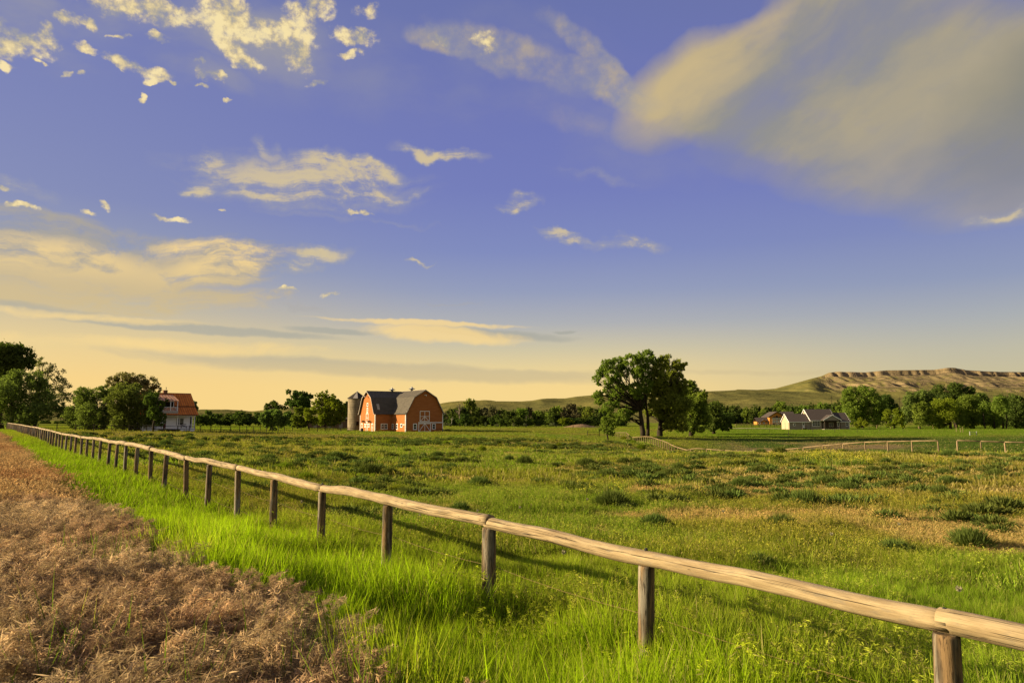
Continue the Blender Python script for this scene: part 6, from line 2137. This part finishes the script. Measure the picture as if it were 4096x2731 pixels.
x, y = np.concatenate([x, x2]), np.concatenate([y, y2])
bw = brown_w(x, y)
keep = bw > .3 + .4 * g.random(len(x))
pts, sc, rot, col, n, _ = mk(x, y, keep, .95)
pn = sstep(fbm(pts[:, 0] * .3, pts[:, 1] * .3, 651, 4), .35, .65)[:, None]
col = (np.array([.215, .125, .056]) * (1 - pn) + np.array([.265, .182, .085]) * pn) * (.75 + .5 * g.random((n, 1)))
rot[:, 2] = g.normal(size=n) * .7 + .3
scatter('dry_grass', ('brown dry grass narrowing towards the far left', 'grass'), dryf, pts, sc, rot, g.integers(0, 3, n), col)

# pasture, ring by ring
def ring(n0, r0, r1, protos, hs, nm, label, pad=0):
    x, y = cand(n0, r0, r1)
    fs_ = fence_side(x, y)
    keep = (fs_ > .6) & ~in_buildings(x, y)
    pts, sc, rot, col, n, (b, tw, st) = mk(x, y, keep, hs)
    sc[:, 2] *= (1 - .45 * tw)
    k = fbm(pts[:, 0] * .3, pts[:, 1] * .3, 661, 3)
    sc[:, 2] *= .7 + .7 * sstep(k, .35, .65)
    rr_ = np.hypot(pts[:, 0], pts[:, 1]); pxx = pts[:, 0] / pts[:, 1] * FPX + CX
    sc[:, 2] *= 1 - .48 * sstep(rr_, 70, 110)
    sc[:, 2] *= 1 - .5 * sstep(pxx, 2650, 2900) * sstep(pts[:, 1], 160, 182)
    scatter(nm, (label, 'grass'), protos, pts, sc, rot, g.integers(0, len(protos), n), col)


ring(26000, 14, 34, mid_ + midh, 1.0, 'pasture_grass', 'mixed green and ripe pasture grass beyond the log fence')
ring(22000, 32, 80, far_, 1.0, 'pasture_grass', 'patchy pasture grass in the middle distance')
ring(26000, 78, 330, vfar, .95, 'pasture_grass', 'short grass of the far pasture, draw and lawn')

# ---- sagebrush and rabbitbrush: each of the larger ones is a thing of its own
def bush_mesh(seed, n=3800, mat='sage', size=.022, flat=.86):
    """a dome of fine upright twigs and leaves fanning out from the root"""
    gg = np.random.default_rng(seed)
    d = gg.normal(size=(n, 3)); d[:, 2] = np.abs(d[:, 2]) * 1.1 + .18
    d /= np.linalg.norm(d, axis=1)[:, None]
    lump = 1 + .28 * np.sin(3 * np.arctan2(d[:, 1], d[:, 0]) + seed) * (1 - d[:, 2]) + .14 * np.sin(7 * np.arctan2(d[:, 1], d[:, 0]) + 2 * seed)
    R_ = (.40 + .16 * gg.random(n)) * lump
    off = gg.normal(size=(n, 3)) * .10; off[:, 2] = 0
    k0 = .15 + .6 * gg.random(n)
    tip = d * R_[:, None] * (1, 1, flat * 1.35) + off
    st = d * (R_ * k0)[:, None] * (1, 1, flat * 1.1) + off
    sd = np.cross(d, gg.normal(size=(n, 3))); sd /= np.linalg.norm(sd, axis=1)[:, None]
    mid = st * .5 + tip * .5
    wv = size * (.25 + .3 * gg.random(n))[:, None]
    V = np.stack([st, mid + sd * wv, tip, mid - sd * wv], 1).reshape(-1, 3)
    return np_mesh('foliage', V, np.arange(4 * n).reshape(-1, 4), [L[mat]])


BM = [bush_mesh(700 + i) for i in range(5)]
BML = [bush_mesh(720 + i, 3200, 'lime') for i in range(2)]
brg = random.Random(99)
# (px, py at its foot, width px)
BIG = [(1920, 2120 - 170, 70), (1340, 1840, 75), (1080, 1850, 60), (1360, 1905, 60), (1475, 1905, 90), (1560, 1905, 60), (1915, 1955, 95), (2345, 1868, 75), (2100, 1860, 60), (1855, 1850, 45), (1730, 1852, 45), (1920, 1838, 35),
       (2430, 1920, 90), (2290, 1920, 45), (2640, 1920, 55), (2715, 1892, 60), (2750, 1890, 50), (2590, 1870, 50), (2545, 1855, 50), (2495, 1858, 50), (2860, 1975, 35), (2960, 1955, 70), (3010, 1937, 45), (3040, 1895, 55), (3120, 1815, 55),
       (3045, 1815, 45), (3330, 1952, 50), (3500, 1815, 75), (3585, 1870, 40), (3620, 1880, 40), (3545, 1855, 40), (3780, 1940, 45), (3850, 1940, 60), (3970, 1930, 50), (3800, 1830, 65), (3530, 1960, 60), (3740, 2025, 60), (3220, 2035, 120), (3410, 2050, 60),
       (2500, 2045, 50), (2620, 2115, 110), (3130, 2130, 130), (2450, 2035, 130), (3880, 2190, 140), (3580, 2225, 130), (3270, 2200, 90), (3040, 2290, 130), (700, 1815, 45), (515, 1765, 35), (580, 1758, 25), (760, 1762, 40), (820, 1765, 30), (885, 1765, 30),
       (940, 1768, 35), (720, 1780, 30), (1010, 1832, 30), (660, 1790, 50), (1180, 1825, 40), (1240, 1838, 40), (3690, 1815, 40), (3100, 2480, 150), (1840, 2060, 80), (2150, 1950, 60), (1620, 1880, 60), (3670, 1905, 40)]
LB = ['dark green sagebrush clump low in the pasture left of the barn line', 'dark green sagebrush clump in the pasture between barn and big cottonwood', 'dark green sagebrush clump in the right-hand half of the pasture']
done = []


KS = 2.0 * 1.015 ** np.arange(400)


def ground_hit(px, py):
    r = ray(px, py)
    zz = ground(r.x * KS, r.y * KS)
    hit = np.nonzero(CAMZ + r.z * KS < zz)[0]
    k = KS[hit[0]] if len(hit) else 100.0
    return Vector((r.x * k, r.y * k, 0))


def put_bush(px, py, w, light=False):
    p = ground_hit(px, py); z = gz(p.x, p.y)
    Wm = 1.0 * w / FPX * p.y
    if Wm > 2.2: Wm = 2.2
    part = 0 if px < 1500 else (1 if px < 2600 else 2)
    depth = 'near the far edge' if p.y > 55 else ('in the middle distance' if p.y > 26 else 'not far behind the log fence')
    o = bpy.data.objects.new('sagebrush', brg.choice(BML if light else BM)); COL.objects.link(o)
    o.location = (p.x, p.y, z - .03); o.rotation_euler = (0, 0, brg.uniform(0, 6.28)); o.scale = (Wm, Wm, Wm * brg.uniform(.8, 1.15) if Wm < 1.2 else 1.0 * brg.uniform(.9, 1.2))
    lm = next(n_ for lim, n_ in ((450, 'the left willows'), (850, 'the farmhouse'), (1010, 'the low belt right of the farmhouse'), (1150, 'the small round tree'), (1250, 'the stepped dark tree'), (1345, 'the feathery tree'), (1560, 'the left half of the barn'), (1800, 'the barn doors'), (2080, 'the bare dead tree'), (2380, 'the earth mound'), (2600, 'the open cottonwood'),
                                  (2850, 'the thick-trunked cottonwood'), (3120, 'the log house'), (3260, 'the ranch house garage'), (3400, 'the ranch house porch'), (3580, 'the round cottonwood'), (3760, 'the fence gap'), (9999, 'the right grove')) if px < lim)
    sz = 'small' if Wm < .9 else ('medium' if Wm < 1.5 else 'large')
    dp = 'far out' if p.y > 55 else ('midway out' if p.y > 26 else 'close by')
    tag(o, sz + (' bright' if light else ' dark') + ' sagebrush clump ' + dp + ' in line with ' + lm, 'shrub', 'sagebrush clumps in the pasture')


for b_ in BIG: put_bush(*b_)
for i in range(125):
    px = brg.uniform(250, 4096); py = 1755 + 260 * brg.random() ** 1.4
    if px < 1700: py = max(1748, min(py, float(np.interp(px, [a[0] for a in RAIL], [a[1] for a in RAIL])) - 12))
    if px > 2650 and py < 1822: continue
    put_bush(px, py, brg.uniform(16, 38) * (py - 1690) / 150 + 10, brg.random() < .2)
# low scrub too many to count
x, y = cand(7000, 18, 120)
keep = (fence_side(x, y) > 2) & (fbm(x * .09, y * .09, 801, 3) > .42) & ~in_buildings(x, y) & ~((x / y * FPX + CX > 2700) & (y > 72))
x, y = x[keep], y[keep]; n = len(x)
s = .30 + .6 * g.random(n) ** 2
scrub = [bush_mesh(740 + i, 500, 'sage', .06) for i in range(4)]
scatter('low_scrub', ('countless low dark scrub tufts dotted over the pasture', 'scrub'), scrub, np.stack([x, y, ground(x, y) - .02], 1), np.stack([s * 1.45, s * 1.45, s * .95], 1),
        np.stack([np.zeros(n), np.zeros(n), g.random(n) * 6.28], 1), g.integers(0, 4, n), np.ones((n, 3)))

# yellow mustard patches
yf = pmat('yellow_petals', (.55, .50, .03), .8)[0]


def mustard_mesh(seed):
    g2 = np.random.default_rng(seed)
    V, F, MI = [], [], []
    for i in range(26):
        a, r = g2.random() * 6.28, .35 * math.sqrt(g2.random())
        b = np.array([r * math.cos(a), r * math.sin(a), 0]); tpt = b + np.array([g2.normal() * .06, g2.normal() * .06, .35 + .3 * g2.random()])
        s = len(V); V += [b - [.012, 0, 0], b + [.012, 0, 0], tpt]; F.append((s, s + 1, s + 2)); MI.append(0)
        for k in range(3):
            c = tpt + g2.normal(size=3) * .04
            u_ = g2.normal(size=3); u_ /= np.linalg.norm(u_); w_ = np.cross(u_, g2.normal(size=3)); w_ /= np.linalg.norm(w_)
            s = len(V); V += [c - u_ * .017, c + w_ * .017, c + u_ * .017]; F.append((s, s + 1, s + 2)); MI.append(1)
    me = np_mesh('mustard', np.array(V), np.array(F), [GM2, yf], MI)
    at = me.attributes.new('h', 'FLOAT', 'POINT'); at.data.foreach_set('value', np.full(len(V), .6, dtype=np.float32))
    return me


cen = []
for px, py, w, k in ((2660, 1845, 110, 60), (3340, 1838, 130, 60), (3420, 1868, 140, 60), (3250, 1858, 90, 30), (2060, 1812, 90, 40), (1280, 1782, 120, 50), (1360, 1785, 60, 20), (3750, 1870, 60, 14), (2800, 2010, 40, 6), (3080, 1850, 80, 20), (2440, 2010, 120, 14)):
    for i in range(k // 4):
        cen.append((px + brg.gauss(0, 1) * w * .42, py + brg.gauss(0, 1) * 4))
pts = []
for px, py in cen:
    p = ground_hit(px, max(py, 1745)); pts.append((p.x, p.y, gz(p.x, p.y)))
pts = np.array(pts); n = len(pts)
scatter('mustard_flowers', ('patches of yellow mustard flowers among the pasture grass', 'wildflowers'), [mustard_mesh(5 + i) for i in range(3)], pts, np.stack([.9 + .5 * g.random(n)] * 3, 1), np.stack([np.zeros(n), np.zeros(n), g.random(n) * 6.28], 1), g.integers(0, 3, n), np.tile([.10, .15, .02], (n, 1)))

# pale seed-balls of salsify
def ball_mesh():
    g2 = np.random.default_rng(1); V, F, MI = [(-.004, 0, 0), (.004, 0, 0), (0, 0, .42)], [(0, 1, 2)], [0]
    for i in range(90):
        d = g2.normal(size=3); d /= np.linalg.norm(d); c = np.array([0, 0, .45]); e = np.cross(d, g2.normal(size=3)); e /= np.linalg.norm(e)
        s = len(V); V += [tuple(c), tuple(c + d * .045 + e * .007), tuple(c + d * .045 - e * .007)]; F.append((s, s + 1, s + 2)); MI.append(1)
    me = np_mesh('seed_ball', np.array(V), np.array(F), [GM2, pmat('seed_fluff', (.24, .22, .13), 1)[0]], MI)
    at = me.attributes.new('h', 'FLOAT', 'POINT'); at.data.foreach_set('value', np.full(len(V), .6, dtype=np.float32))
    return me


hd = [(2256, 2247), (2693, 2290), (1678, 2075), (1205, 2010), (1910, 2045), (2080, 2028), (3845, 2425), (2895, 1745 + 300), (1365, 1945), (3330, 2150), (2350, 1985), (3600, 2100)]
pts = np.array([(lambda p: (p.x, p.y, gz(p.x, p.y)))(ground_hit(a, b_ + 60)) for a, b_ in hd])
n = len(pts)
scatter('salsify_seed_heads', ('scattered pale round seed heads standing in the pasture grass', 'wildflowers'), [ball_mesh()], pts, np.ones((n, 3)) * .9, np.zeros((n, 3)), np.zeros(n, int), np.tile([.10, .15, .03], (n, 1)))

S.cycles.max_bounces = 6
S.cycles.diffuse_bounces = 3
S.cycles.transmission_bounces = 4
S.cycles.transparent_max_bounces = 4
S.cycles.use_denoising = True
S.world.cycles.sampling_method = 'MANUAL'
S.world.cycles.sample_map_resolution = 512
